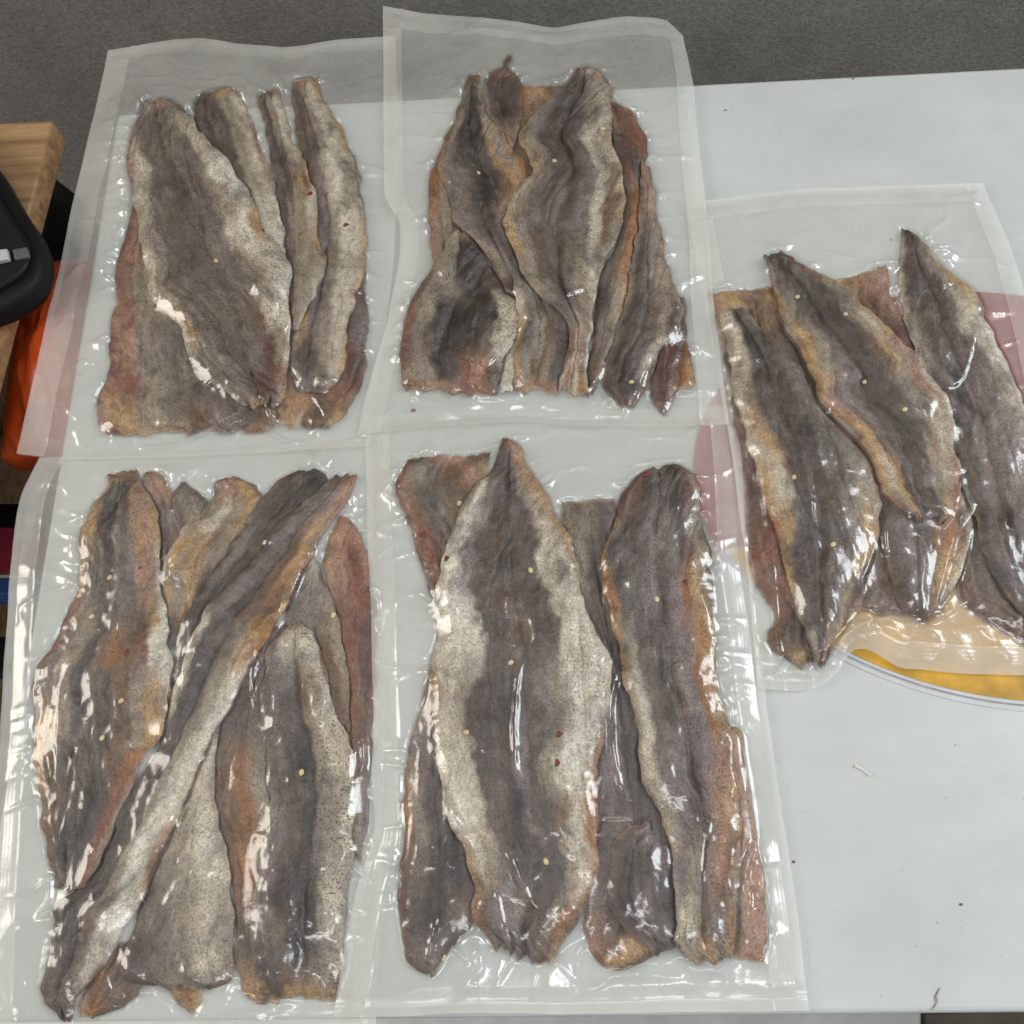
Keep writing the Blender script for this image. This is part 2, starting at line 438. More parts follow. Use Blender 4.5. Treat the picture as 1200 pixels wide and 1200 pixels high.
def make_bag(name, label, z0, top, right, bottom, left, su=(.06, .06), sv=(.07, .04), creases=(), wave=.0009, seed=1):
    b = Bag(); b.z0 = z0; b.seed = seed; b.creases = creases; b.su = su; b.sv = sv; b.wave = wave
    b.edges = [px(e, z0 + .001)[:, :2] for e in (top, right, bottom, left)]
    allp = np.concatenate(b.edges); b.o = allp.min(0) - .02
    b.n = np.ceil((allp.max(0) + .02 - b.o) / RES).astype(int) + 1
    b.H = np.zeros((b.n[1], b.n[0]))
    c = allp.mean(0)
    b.root = empty(name, (c[0], c[1], 0), label, 'vacuum bag', 'vacuum bags of dried fish on the table')
    b.fish = {}
    return b

def sample(b, F, x, y):
    gx = np.clip((x - b.o[0]) / RES, 0, b.n[0] - 1.001); gy = np.clip((y - b.o[1]) / RES, 0, b.n[1] - 1.001)
    ix = gx.astype(int); iy = gy.astype(int); fx = gx - ix; fy = gy - iy
    return (F[iy, ix] * (1 - fx) + F[iy, ix + 1] * fx) * (1 - fy) + (F[iy + 1, ix] * (1 - fx) + F[iy + 1, ix + 1] * fx) * fy

def dilate(a):
    p = np.pad(a, 1, mode='edge')
    return np.max(np.stack([p[1 + i:p.shape[0] - 1 + i, 1 + j:p.shape[1] - 1 + j] for i in (-1, 0, 1) for j in (-1, 0, 1)]), 0)

N_FISH = [0]
def fillet(b, key, label, left, right, rows, th=.0055, groove=.5, ridge=0.0, speck=.6, ragged=1.2, roll=0.0, name='dried_fish_fillet'):
    N_FISH[0] += 1; sd = N_FISH[0] * 31
    zm = b.z0 + .008
    L = px(left, zm)[:, :2]; R = px(right, zm)[:, :2]
    ln = np.linalg.norm(np.diff((resample(L, 30) + resample(R, 30)) / 2, axis=0), axis=1).sum()
    wd = np.linalg.norm(resample(L, 30) - resample(R, 30), axis=1).max()
    nt = int(np.clip(ln / .0008, 24, 420)); ns = int(np.clip(wd / .0008, 14, 150))
    L = resample(L, nt); R = resample(R, nt)
    t = np.linspace(0, 1, nt)[:, None]; s = np.linspace(0, 1, ns)[None, :]
    # ragged dried edges
    e1 = fbm(np.linspace(0, ln / .010, nt), np.zeros(nt) + sd, 4, sd) * .0022 * ragged
    e2 = fbm(np.linspace(0, ln / .010, nt), np.zeros(nt) + sd + 9, 4, sd + 5) * .0022 * ragged
    dirv = R - L; dl = np.linalg.norm(dirv, axis=1, keepdims=True) + 1e-6; dirv /= dl
    k = np.clip(dl / .012, 0, 1)
    L = L + dirv * e1[:, None] * k; R = R + dirv * e2[:, None] * k
    X = L[:, 0:1] * (1 - s) + R[:, 0:1] * s; Y = L[:, 1:2] * (1 - s) + R[:, 1:2] * s
    # ragged ends
    tang = np.gradient((L + R) / 2, axis=0); tang /= np.linalg.norm(tang, axis=1, keepdims=True) + 1e-9
    j0 = fbm(s[0] * wd / .007, np.zeros(ns) + sd, 4, sd + 3) * .0035 * ragged
    f0 = np.exp(-(t / .05) ** 2) * .5; f1 = np.exp(-((1 - t) / .05) ** 2)
    X = X + (f0 + f1) * j0[None] * tang[:, 0:1]; Y = Y + (f0 + f1) * j0[None] * tang[:, 1:2]
    # thickness
    e = np.clip(1 - np.abs(2 * s - 1), 0, 1) * (dl / 2)      # metres from the side edge
    et = np.minimum(t, 1 - t) * ln
    ed = np.minimum(e, et)
    prof = .14 + .86 * (1 - np.exp(-ed / .0052))
    h = .80 * th * prof
    h = h * (1 - .42 * np.exp(-((s - groove - .03 * np.sin(5 * t + sd)) / .045) ** 2) * np.clip(dl / .03, 0, 1))
    if ridge: h = h + ridge * np.exp(-((s - groove) / .045) ** 2) * np.clip(np.sin(np.pi * t), 0, 1)
    h = h + roll * (np.exp(-((s - .04) / .05) ** 2) + np.exp(-((s - .96) / .05) ** 2))
    um = s * dl; vm = t * ln
    h = h + .0016 * fbm(um / .012 + sd, vm / .030, 4, sd + 11) * np.clip(ed / .004, .2, 1)
    h = h + .0008 * fbm(um / .0034 + sd, vm / .011, 3, sd + 12) * np.clip(ed / .003, .3, 1)
    gv = np.clip(1 - np.abs(fbm(um / .019 + sd, vm / .12 + sd, 2, sd + 13)) * 5, 0, 1) ** 2
    h = h - .0015 * gv * np.clip(ed / .006, 0, 1)
    fo = np.clip(1 - np.abs(fbm(um / .007 + sd, vm / .055, 3, sd + 14)) * 5, 0, 1) ** 2
    h = h + .0004 * fo * np.clip(ed / .005, 0, 1)
    h = np.maximum(h, .0005)
    Hd = dilate(dilate(b.H))
    base = sample(b, np.maximum(blur(Hd, 3), blur(Hd, 16)), X, Y)
    Z = base + h
    # albedo
    ts = [r[0] for r in rows]; cols = []
    wob = .05 * fbm(um / .009 + sd, vm / .016, 5, sd + 21) + .085 * fbm(um / .03 + sd, vm / .028, 2, sd + 25) + .03 * fbm(um / .0022, vm / .004, 3, sd + 22)
    sw = np.clip(s + wob, 0, 1); tw = np.clip(t + .03 * fbm(um / .01, vm / .01, 4, sd + 23), 0, 1)
    for _, st in rows:
        tab = np.array([ALB[c] for c in st]); xs = np.linspace(0, 1, len(st))
        fx = sw * (len(st) - 1); ii = np.clip(fx.astype(int), 0, max(len(st) - 2, 0)); fr = np.clip((fx - ii - .5) * 1.45 + .5, 0, 1); fr = (fr * fr * (3 - 2 * fr))[..., None]
        cols.append(tab[ii] * (1 - fr) + tab[np.minimum(ii + 1, len(st) - 1)] * fr)
    col = np.zeros((nt, ns, 3)) + cols[0]
    for i in range(len(ts) - 1):
        f = np.clip((tw - ts[i]) / max(ts[i + 1] - ts[i], 1e-6), 0, 1)[..., None]; f = f * f * (3 - 2 * f)
        col = col * (1 - f) + cols[i + 1] * f
    for kk_, cc_, am_ in ((51, 'V', .4), (52, 'T', .3), (53, 'K', .6), (54, 'A', .12), (55, 'D', .3)):
        pt = np.clip(2.6 * fbm(um / .016 + kk_, vm / .024 + sd, 4, sd + kk_) - .55, 0, 1)[..., None] * am_
        col = col * (1 - pt) + ALB[cc_] * pt
    # warm rims of dried flesh along the cut edges
    am = ALB['A'] * .9
    rim = np.exp(-ed / .0011)[..., None] * np.clip(.12 + 1.5 * fbm(um / .006, vm / .02 + sd, 3, sd + 31), 0, 1)[..., None] * .55
    col = col * (1 - rim) + am * rim
    bl = np.clip(1.5 * fbm(um / .010 + 3, vm / .016 + sd, 4, sd + 41) - .45, 0, 1)[..., None] * .5
    col = col * (1 - bl) + ALB['B'] * bl
    idx = np.arange(nt * ns).reshape(nt, ns)
    q = np.stack([idx[:-1, :-1], idx[1:, :-1], idx[1:, 1:], idx[:-1, 1:]], -1).reshape(-1, 4)
    V = np.stack([X, Y, b.z0 + .0004 + Z], -1).reshape(-1, 3)
    bd = np.r_[idx[0, :], idx[1:, -1], idx[-1, -2::-1], idx[-2:0:-1, 0]]
    low = V.copy(); low[:, 2] = b.z0 + .0004 + base.reshape(-1)
    nb = len(bd); kk = np.arange(nb); k2 = (kk + 1) % nb; off = len(V)
    q2 = np.r_[np.stack([bd[k2], bd[kk], off + bd[kk], off + bd[k2]], 1), q[:, ::-1] + off]
    V2 = np.r_[V, low]
    ctr = V2.mean(0); ctr[2] = b.z0 + float(base.min())
    ob = mesh_np(name, V2 - ctr, np.r_[q, q2], M_FISH)
    ob.location = ctr
    me = ob.data
    ca = np.ones((len(V2), 4), np.float32); ca[:off, :3] = col.reshape(-1, 3); ca[off:, :3] = ca[:off, :3]
    a = me.color_attributes.new('skin', 'FLOAT_COLOR', 'POINT'); a.data.foreach_set('color', ca.ravel())
    a = me.attributes.new('speck', 'FLOAT', 'POINT'); a.data.foreach_set('value', np.full(len(V2), speck, np.float32))
    uvv = np.zeros((len(V2), 2), np.float32); uvv[:off, 0] = (um + 0 * t).ravel() + sd * .01; uvv[:off, 1] = (vm + 0 * s).ravel(); uvv[off:] = uvv[:off]
    li = np.zeros(len(me.loops), np.int32); me.loops.foreach_get('vertex_index', li)
    ul = me.uv_layers.new(name='fish'); ul.data.foreach_set('uv', uvv[li].ravel())
    tag(ob, label, 'dried fish', 'dried fish fillets sealed in the bags')
    # add to the pile
    gx = np.rint((X - b.o[0]) / RES).astype(int).clip(0, b.n[0] - 1); gy = np.rint((Y - b.o[1]) / RES).astype(int).clip(0, b.n[1] - 1)
    H2 = b.H.copy(); np.maximum.at(H2, (gy.ravel(), gx.ravel()), Z.ravel())
    p = np.pad(H2, 1, mode='edge')
    nb4 = np.sort(np.stack([p[:-2, 1:-1], p[2:, 1:-1], p[1:-1, :-2], p[1:-1, 2:]]), 0)
    b.H = np.maximum(H2, nb4[1])           # closes pin holes
    b.fish[key] = ob
    return ob

def film(b):
    H = b.H; n = H.shape
    mask = (H > .0005).astype(float)
    Fm = H.copy()
    for i in range(110): Fm = np.maximum(H, blur(Fm, 1) if i < 70 else blur(Fm, 1))
    Fm = np.maximum(Fm, H + .0002 * mask)
    gx, gy = np.meshgrid(b.o[0] + np.arange(n[1]) * RES, b.o[1] + np.arange(n[0]) * RES)
    near = np.clip(blur(mask, 60) * 3.2, 0, 1)
    # slack plastic ripples on the margins, tightening towards the fish
    wv = 1.5 * b.wave * (1.0 + fbm(gx / .045, gy / .045, 3, b.seed)) + .0034 * np.clip(1 - np.abs(fbm(gx / .05 + 5, gy / .03, 3, b.seed + 4)) * 3.2, 0, 1) ** 3 * (.35 + near)
    off = 1 - np.clip(blur(mask, 6), 0, 1)
    cx = np.where(mask > 0, gx, 9.0); cy = np.where(mask > 0, gy, 9.0)
    for it in range(70):
        for ax, sh in ((0, 1), (0, -1), (1, 1), (1, -1)):
            nx = np.roll(cx, sh, ax); ny = np.roll(cy, sh, ax)
            m = (nx - gx) ** 2 + (ny - gy) ** 2 < (cx - gx) ** 2 + (cy - gy) ** 2 - 1e-12
            cx[m] = nx[m]; cy[m] = ny[m]
    dist = np.hypot(cx - gx, cy - gy); dist[dist > 1] = 1
    scx = blur(cx, 5); scy = blur(cy, 5)
    rw = np.clip(1 - np.abs(fbm(scx / .013 + 3, scy / .013, 2, b.seed + 31)) * 3.4, 0, 1) ** 2
    gate = np.clip(.3 + 1.6 * fbm(scx / .03, scy / .03, 2, b.seed + 33), 0, 1)
    reach = .010 + .012 * vnoise(scx / .012, scy / .012, b.seed + 35)
    rwr = .0030 * rw * gate * np.exp(-(dist / reach) ** 2) * np.clip(dist / .002, 0, 1)
    W = wv * off + rwr
    Fm = Fm + .8 * rwr
    # little pulls and pleats over the fish
    pl = np.clip(1 - np.abs(fbm(gx / .020, gy / .034, 3, b.seed + 8)) * 5.5, 0, 1) ** 2
    sel = np.clip(fbm(gx / .03, gy / .03, 2, b.seed + 9) * 2.4 - .15, 0, 1)
    Fm = Fm + .0007 * pl * sel * (1 - off) + .0005 * np.clip(1 - np.abs(fbm(gx / .008, gy / .016, 2, b.seed + 14)) * 4, 0, 1) ** 2 * (1 - off)
    for cr in b.creases:
        pts, amp, wid = cr
        P = resample(px(pts, b.z0 + .006)[:, :2], 80)
        x0 = P.min(0) - 4 * wid - .002; x1 = P.max(0) + 4 * wid + .002
        i0 = np.clip(((x0 - b.o) / RES).astype(int), 0, None); i1 = ((x1 - b.o) / RES).astype(int) + 1
        sx = gx[i0[1]:i1[1], i0[0]:i1[0]]; sy = gy[i0[1]:i1[1], i0[0]:i1[0]]
        if sx.size == 0: continue
        dd = np.full(sx.shape, 9.0); tt = np.zeros(sx.shape)
        for q in range(len(P)):
            d = np.hypot(sx - P[q, 0], sy - P[q, 1]); m = d < dd; dd[m] = d[m]; tt[m] = q / 79
        prof = np.exp(-(dd / wid) ** 2) * np.clip(np.sin(np.pi * (.08 + .84 * tt)) * 1.5, 0, 1)
        Fm[i0[1]:i1[1], i0[0]:i1[0]] += 1.25 * amp * prof
    Fm = blur(Fm, 1)
    top, right, bottom, left = b.edges
    wdt = np.linalg.norm(top[0] - top[-1]); hgt = np.linalg.norm(left[0] - left[-1])
    nu = int(wdt / .0010); nv = int(hgt / .0010)
    T = resample(top, nu); Bm = resample(bottom, nu); Lf = resample(left, nv); Rt = resample(right, nv)
    for k, (E, m) in enumerate(((T, nu), (Bm, nu), (Lf, nv), (Rt, nv))):
        tt = np.linspace(0, 1, m); E += (fbm(tt * 7, tt * 0 + k + b.seed, 3, b.seed + k) * .0013 * np.sin(np.pi * tt) ** .5)[:, None]
    u = np.linspace(0, 1, nu)[None, :, None]; v = np.linspace(0, 1, nv)[:, None, None]
    G = T[None] * (1 - v) + Bm[None] * v + Lf[:, None] * (1 - u) + Rt[:, None] * u \
        - ((1 - u) * (1 - v) * T[0] + u * (1 - v) * T[-1] + (1 - u) * v * Bm[0] + u * v * Bm[-1])
    X = G[..., 0]; Y = G[..., 1]
    U = np.broadcast_to(u[..., 0], X.shape); Vv = np.broadcast_to(v[..., 0], X.shape)
    ed = np.minimum(np.minimum(U, 1 - U) * wdt, np.minimum(Vv, 1 - Vv) * hgt)
    damp = np.clip(ed / .012, .25, 1)
    line = np.zeros(X.shape)
    for cond, dist in ((b.su[0], (U - b.su[0]) * wdt), (b.su[1], (1 - b.su[1] - U) * wdt), (b.sv[0], (Vv - b.sv[0]) * hgt), (b.sv[1], (1 - b.sv[1] - Vv) * hgt)):
        if cond: line = np.maximum(line, .0009 * np.exp(-(dist / .0011) ** 2) * (.5 + .5 * vnoise(X / .02, Y / .02, 5)))
    line = line + .0012 * np.exp(-ed / .0022) * (.4 + .6 * vnoise(X / .03, Y / .03, 8))
    zW = sample(b, W, X, Y); zF = sample(b, Fm, X, Y)
    ztop = b.z0 + .0007 + np.maximum(zF * np.clip(ed / .004, 0, 1), zW * damp) + line
    zbk = b.z0 + np.clip(zW * damp - .0001, 0, 1) * (1 - np.clip(sample(b, blur(mask, 3), X, Y), 0, 1))
    con = np.clip(sample(b, blur(mask, 2), X, Y), 0, 1)
    idx = np.arange(nu * nv).reshape(nv, nu)
    q = np.stack([idx[:-1, :-1], idx[1:, :-1], idx[1:, 1:], idx[:-1, 1:]], -1)
    Uc = (U[:-1, :-1] + U[1:, 1:]) / 2; Vc = (Vv[:-1, :-1] + Vv[1:, 1:]) / 2
    su, sv = b.su, b.sv
    reg = np.zeros(Uc.shape, int)
    if su[0]: reg[Uc < su[0]] = 1
    if su[1]: reg[Uc > 1 - su[1]] = 2
    if sv[0]: reg[Vc < sv[0]] = 3
    if sv[1]: reg[Vc > 1 - sv[1]] = 4
    def build(nm, faces, Z, mat, rib_u):
        ids = np.unique(faces); mp = np.zeros(nu * nv, int) - 1; mp[ids] = np.arange(len(ids))
        P = np.stack([X, Y, Z], -1).reshape(-1, 3)[ids]
        o = mesh_np(nm, P - np.array([b.root.location.x, b.root.location.y, 0]), mp[faces], mat, b.root)
        me = o.data
        a = me.attributes.new('contact', 'FLOAT', 'POINT'); a.data.foreach_set('value', con.ravel()[ids].astype(np.float32))
        uv = np.stack([U * wdt, Vv * hgt] if rib_u else [Vv * hgt, U * wdt], -1).reshape(-1, 2)[ids].astype(np.float32)
        li = np.zeros(len(me.loops), np.int32); me.loops.foreach_get('vertex_index', li)
        me.uv_layers.new(name='film').data.foreach_set('uv', uv[li].ravel())
        return o
    build('front_film', q[reg == 0], ztop, M_FILM, True)
    for k in (1, 2, 3, 4):
        if (reg == k).any(): build('seal_band', q[reg == k], ztop, M_SEAL, k > 2)
    build('back_film', q.reshape(-1, 4), zbk, M_BACK, True)

def seed_on(f, b, pos, mat, name, r=(.0019, .0014, .0008), rot=0.0, flat=False):
    p = px([pos], b.z0 + .009)[0]
    z = b.z0 + .0004 + float(sample(b, b.H, np.array([p[0]]), np.array([p[1]]))[0])
    n, m = 10, 6; vs = []; fs = []
    for i in range(m + 1):
        th = math.pi * i / m
        for j in range(n):
            a = 2 * math.pi * j / n; k = 1 + (.25 * math.sin(3 * a + pos[0]) if flat else .12 * math.cos(a))
            x = r[0] * k * math.sin(th) * math.cos(a); y = r[1] * k * math.sin(th) * math.sin(a)
            vs.append((x * math.cos(rot) - y * math.sin(rot), x * math.sin(rot) + y * math.cos(rot), r[2] * math.cos(th)))
    for i in range(m):
        for j in range(n): fs.append((i * n + j, (i + 1) * n + j, (i + 1) * n + (j + 1) % n, i * n + (j + 1) % n))
    o = simple(name, vs, fs, mat, smooth=True)
    o.location = Vector((p[0], p[1], z + .0002)) - f.location
    o.parent = f
    return o
def sesame(f, b, pos, rot=.5): seed_on(f, b, pos, M_SEED, 'sesame_seed', rot=rot)
def chilli(f, b, pos, k=1.0, rot=.3): seed_on(f, b, pos, M_CHILI, 'chilli_flake', (.0017 * k, .0012 * k, .0005), rot, True)

# ---------------- bottom left bag
B4 = make_bag('vacuum_bag', 'bottom left clear bag, with one fillet lying diagonally across the others', .0004,
    top=[(47, 537), (150, 535), (300, 528), (452, 505)], right=[(452, 505), (455, 700), (452, 900), (448, 1060), (440, 1215)],
    bottom=[(-18, 1225), (150, 1222), (300, 1220), (440, 1215)], left=[(47, 537), (24, 582), (18, 620), (10, 720), (3, 800), (-5, 920), (-12, 1060), (-18, 1225)],
    su=(.075, .0), sv=(0, .025), seed=11, wave=.0012, creases=[
    ([(2, 1052), (35, 1046), (57, 1028), (56, 1055), (40, 1075), (26, 1076)], .0035, .0016), ([(6, 985), (30, 975)], .002, .001),
    ([(36, 672), (80, 666)], .002, .0012), ([(38, 708), (60, 688), (82, 676)], .0014, .001), ([(322, 740), (340, 700), (352, 668), (372, 632)], .003, .0016),
    ([(306, 755), (296, 790), (300, 828)], .0018, .0012), ([(300, 762), (318, 772), (336, 784)], .0012, .0007), ([(70, 890), (68, 930), (70, 800), (88, 770)], .0012, .0009),
    ([(412, 880), (424, 860), (426, 900)], .0025, .0014), ([(120, 1135), (128, 1165), (140, 1172)], .002, .0016), ([(252, 1178), (290, 1170), (330, 1182)], .0018, .0012),
    ([(130, 1186), (160, 1186), (172, 1194)], .0018, .001), ([(27, 1145), (25, 1200)], .002, .0012)])
fillet(B4, 'j', 'grey fillet end with a pink tip at the top of the bottom left bag', [(165, 550), (163, 562), (174, 585), (180, 620), (184, 690)], [(184, 546), (195, 568), (212, 600), (217, 640), (205, 700)],
    [(0, 'TSP'), (.15, 'VSS'), (.35, 'DVT'), (1, 'DD')], th=.004)
fillet(B4, 'k', 'short brown tail end showing between the pink tip and the diagonal fillets', [(208, 560), (199, 575), (203, 600), (196, 640), (190, 680)], [(212, 560), (242, 583), (250, 610), (240, 650), (225, 690)],
    [(0, 'GG'), (.3, 'GTG'), (1, 'DTD')], th=.004)
fillet(B4, 'h', 'reddish flesh-side fillet along the right edge of the bottom left bag', [(396, 600), (382, 625), (374, 655), (384, 700), (396, 760), (400, 830), (404, 910), (404, 1000)],
    [(405, 601), (420, 620), (430, 645), (436, 685), (438, 730), (438, 800), (434, 860), (430, 920), (430, 960), (420, 1010)],
    [(0, 'SSS'), (.15, 'ASRS'), (.35, 'BRRM'), (.55, 'RRMR'), (.75, 'VBV'), (1, 'VTV')], th=.0045, speck=.3)
fillet(B4, 'i', 'small grey fillet edge beside the reddish fillet in the bottom left bag', [(360, 640), (334, 690), (330, 735), (350, 775), (372, 850)], [(372, 660), (384, 690), (398, 730), (404, 790), (408, 860)],
    [(0, 'VPV'), (.3, 'VVT'), (.6, 'GTBT'), (1, 'BVB')], th=.0045)
fillet(B4, 'g', 'dark brown fillet with an orange streak at the lower middle', [(308, 730), (285, 770), (258, 830), (240, 890), (244, 950), (260, 988), (267, 1030), (270, 1090), (270, 1130), (281, 1172)],
    [(330, 730), (322, 790), (322, 860), (322, 930), (335, 1000), (345, 1060), (350, 1120), (318, 1180)],
    [(0, 'VVD'), (.25, 'DDGD'), (.5, 'DBOTT'), (.7, 'BODT'), (.85, 'DDVD'), (1, 'AABA')], th=.005)
fillet(B4, 'e', 'ragged amber fillet end at the bottom left of the bottom left bag', [(120, 1110), (96, 1150), (82, 1178), (88, 1191)], [(165, 1100), (172, 1135), (158, 1165), (130, 1184), (104, 1195)],
    [(0, 'BD'), (.5, 'OBD'), (1, 'AOB')], th=.004)
fillet(B4, 't', 'small amber tail sticking out below the pale wide fillet', [(178, 1120), (188, 1155), (199, 1178), (212, 1185)], [(236, 1120), (230, 1158), (228, 1180), (222, 1186)],
    [(0, 'TA'), (.6, 'AOA'), (1, 'OA')], th=.0035)
fillet(B4, 'd', 'pale grey wide fillet below the diagonal one', [(244, 858), (224, 905), (200, 960), (178, 1015), (155, 1070), (138, 1115), (134, 1148), (175, 1158)],
    [(253, 856), (248, 900), (246, 935), (256, 975), (264, 1010), (268, 1060), (270, 1100), (269, 1130), (266, 1153), (240, 1157)],
    [(0, 'PPP'), (.2, 'TPPT'), (.4, 'TTPWP'), (.65, 'DGTPP'), (.85, 'DDGTPT'), (.95, 'DDTTB'), (1, 'BATAO')], th=.006, speck=.6)
fillet(B4, 'f', 'broad mauve grey fillet with dark spots at the lower right of the bottom left bag', [(336, 731), (320, 746), (308, 766), (304, 820), (307, 870), (313, 930), (305, 985), (293, 1050), (290, 1100), (294, 1140), (300, 1166)],
    [(350, 727), (362, 735), (371, 755), (378, 790), (387, 820), (399, 846), (407, 870), (412, 900), (414, 940), (412, 980), (407, 1020), (402, 1070), (400, 1110), (397, 1150), (391, 1176)],
    [(0, 'PP'), (.06, 'VPPP'), (.2, 'GVVBTP'), (.4, 'GGKKTPP'), (.6, 'TVDKVTP'), (.78, 'TVKDKPT'), (.9, 'GDDKVTP'), (.95, 'DDBVTB'), (1, 'ABAAA')], th=.0075, groove=.55, speck=.95)
fillet(B4, 'c', 'fillet with straw coloured streaks and a pinkish end above the diagonal one', [(256, 556), (243, 562), (250, 575), (232, 598), (210, 625), (188, 652), (185, 700), (188, 760)],
    [(270, 553), (290, 562), (306, 576), (302, 604), (275, 640), (248, 690), (225, 750)],
    [(0, 'DVSA'), (.12, 'TSSAG'), (.3, 'PTPTAG'), (.5, 'PAATD'), (.7, 'ATADD'), (1, 'DDDD')], th=.0055, speck=.5)
fillet(B4, 'l', 'dark grey fillet with a rounded top alongside the diagonal one', [(350, 548), (318, 557), (304, 580), (278, 622), (244, 672), (214, 724), (198, 780), (190, 830), (184, 880)],
    [(364, 545), (384, 552), (378, 572), (345, 604), (308, 644), (282, 678), (258, 712), (238, 755), (225, 800), (205, 870)],
    [(0, 'DDD'), (.08, 'BDDKD'), (.2, 'GDDDK'), (.4, 'DVDDK'), (.6, 'DDDDK'), (1, 'DDD')], th=.006, speck=.6)
fillet(B4, 'b', 'long dark fillet with a cream edge lying diagonally on top', [(390, 553), (372, 574), (340, 598), (302, 641), (277, 673), (243, 712), (221, 757), (202, 798), (192, 850), (168, 892), (148, 932), (118, 985), (90, 1035), (56, 1060), (50, 1100), (42, 1150), (40, 1178), (62, 1194)],
    [(417, 550), (414, 566), (408, 578), (394, 600), (374, 630), (358, 656), (344, 678), (334, 704), (324, 724), (318, 744), (300, 762), (286, 792), (266, 828), (250, 852), (238, 880), (224, 908), (213, 932), (204, 960), (180, 1010), (166, 1048), (152, 1074), (128, 1118), (102, 1146), (82, 1172), (76, 1196)],
    [(0, 'GBO'), (.06, 'DGVSS'), (.16, 'DVGBAS'), (.28, 'DVDBOA'), (.36, 'PDDGAO'), (.46, 'PDDTWW'), (.56, 'DDDTPWW'), (.66, 'DKDTWWP'), (.76, 'DKDTWWO'), (.84, 'KKDBWW'), (.93, 'DDDGTPT'), (1, 'BDDB')], th=.0075, groove=.42, ridge=.0008, speck=.35, roll=.001)
fillet(B4, 'a', 'brown fillet with an amber left edge at the left of the bottom left bag', [(119, 552), (124, 562), (106, 585), (95, 601), (88, 614), (85, 634), (90, 652), (84, 690), (75, 706), (63, 738), (52, 758), (37, 776), (32, 804), (35, 830), (33, 852), (34, 890), (38, 930), (43, 968), (58, 1040)],
    [(152, 545), (172, 582), (182, 600), (183, 632), (181, 650), (188, 704), (192, 738), (198, 770), (193, 792), (195, 826), (193, 852), (186, 868), (164, 877), (159, 900), (145, 936), (130, 958), (127, 982), (116, 1010), (102, 1034), (84, 1045)],
    [(0, 'BAS'), (.06, 'ADGDSS'), (.15, 'AADGDASA'), (.28, 'ADGDGVSSW'), (.38, 'RTGDGBAW'), (.46, 'RGTDBOBRWW'), (.55, 'RVTDGDBTAW'), (.65, 'OATGDDBTAA'), (.72, 'ABGDGDBOS'), (.84, 'BBDDKDRT'), (1, 'DDDR')], th=.007, groove=.38, speck=.55)
for p in ((124, 674), (88, 695), (116, 864)): sesame(B4.fish['a'], B4, p, .9)
sesame(B4.fish['c'], B4, (201, 663)); sesame(B4.fish['i'], B4, (388, 718), 1.2)
chilli(B4.fish['a'], B4, (161, 663), .8); chilli(B4.fish['a'], B4, (146, 764), 1.2, 1.2)
film(B4)

# ---------------- bottom middle bag
B5 = make_bag('vacuum_bag', 'bottom middle clear bag, with one big cream edged fillet in front', .0010,
    top=[(428, 488), (560, 484), (700, 482), (864, 476)], right=[(864, 476), (876, 660), (900, 840), (925, 1010), (948, 1184)],
    bottom=[(391, 1192), (520, 1188), (700, 1190), (860, 1184), (948, 1184)], left=[(428, 488), (430, 600), (436, 720), (438, 860), (434, 915), (441, 965), (430, 1005), (418, 1042), (405, 1110), (391, 1192)],
    su=(.065, .075), sv=(0, .03), seed=23, wave=.0011, creases=[
    ([(604, 900), (602, 850), (606, 800), (612, 772)], .0018, .0011), ([(884, 990), (873, 1020), (883, 1075), (896, 1035), (884, 990)], .0022, .0010),
    ([(704, 957), (745, 957)], .0016, .0009), ([(722, 785), (714, 830), (718, 880), (726, 920)], .0022, .0012), ([(480, 880), (466, 915), (470, 960), (466, 1000)], .0022, .0012),
    ([(500, 805), (484, 838), (476, 870)], .002, .001), ([(445, 1046), (455, 1042), (460, 1055), (452, 1062), (444, 1050)], .0028, .0009), ([(480, 750), (492, 770), (486, 800)], .002, .0012),
    ([(595, 1000), (610, 1035), (626, 1062)], .0016, .0011), ([(582, 1045), (588, 1075), (590, 1090)], .0016, .0011), ([(806, 640), (812, 680), (830, 720)], .0014, .0009), ([(660, 575), (720, 555), (745, 540), (800, 536), (815, 522)], .0022, .0014),
    ([(628, 1134), (624, 1175)], .002, .002), ([(806, 1128), (806, 1168)], .0018, .002), ([(905, 1100), (918, 1150)], .0018, .0014), ([(830, 958), (826, 1000), (824, 1030)], .0016, .0012), ([(512, 1070), (506, 1100), (500, 1128)], .0015, .001)])
fillet(B5, 'a', 'brown flesh-side fillet with a squared top behind the big cream edged one', [(478, 531), (466, 545), (463, 566), (470, 592), (480, 622), (490, 656), (503, 688), (512, 712)],
    [(572, 526), (570, 545), (562, 570), (550, 620), (545, 670), (540, 715)],
    [(0, 'BKSSBB'), (.12, 'RTGBSA'), (.3, 'SBDGBD'), (.6, 'RRGDD'), (1, 'MRD')], th=.0045, speck=.4)
fillet(B5, 'd', 'grey brown fillet hidden between the two large fillets in the bottom middle bag', [(656, 585), (662, 640), (680, 720), (695, 800), (700, 880), (698, 960), (690, 1040), (684, 1086), (694, 1118), (708, 1136)],
    [(722, 577), (726, 640), (742, 740), (757, 860), (782, 950), (802, 1050), (798, 1100), (770, 1121), (726, 1134)],
    [(0, 'TGTDV'), (.15, 'GTDDO'), (.3, 'VDDG'), (.6, 'VVDD'), (.85, 'VDDD'), (.94, 'SBAB'), (1, 'BAB')], th=.005)
fillet(B5, 'e', 'small dark pointed fillet between the two large ones at the bottom', [(738, 966), (720, 988), (712, 1020), (709, 1052), (730, 1082), (754, 1108), (764, 1116)], [(760, 964), (780, 1000), (792, 1060), (800, 1105), (776, 1119)],
    [(0, 'VVV'), (.3, 'DKDD'), (.6, 'DKVDK'), (1, 'VDV')], th=.0055, speck=.3)
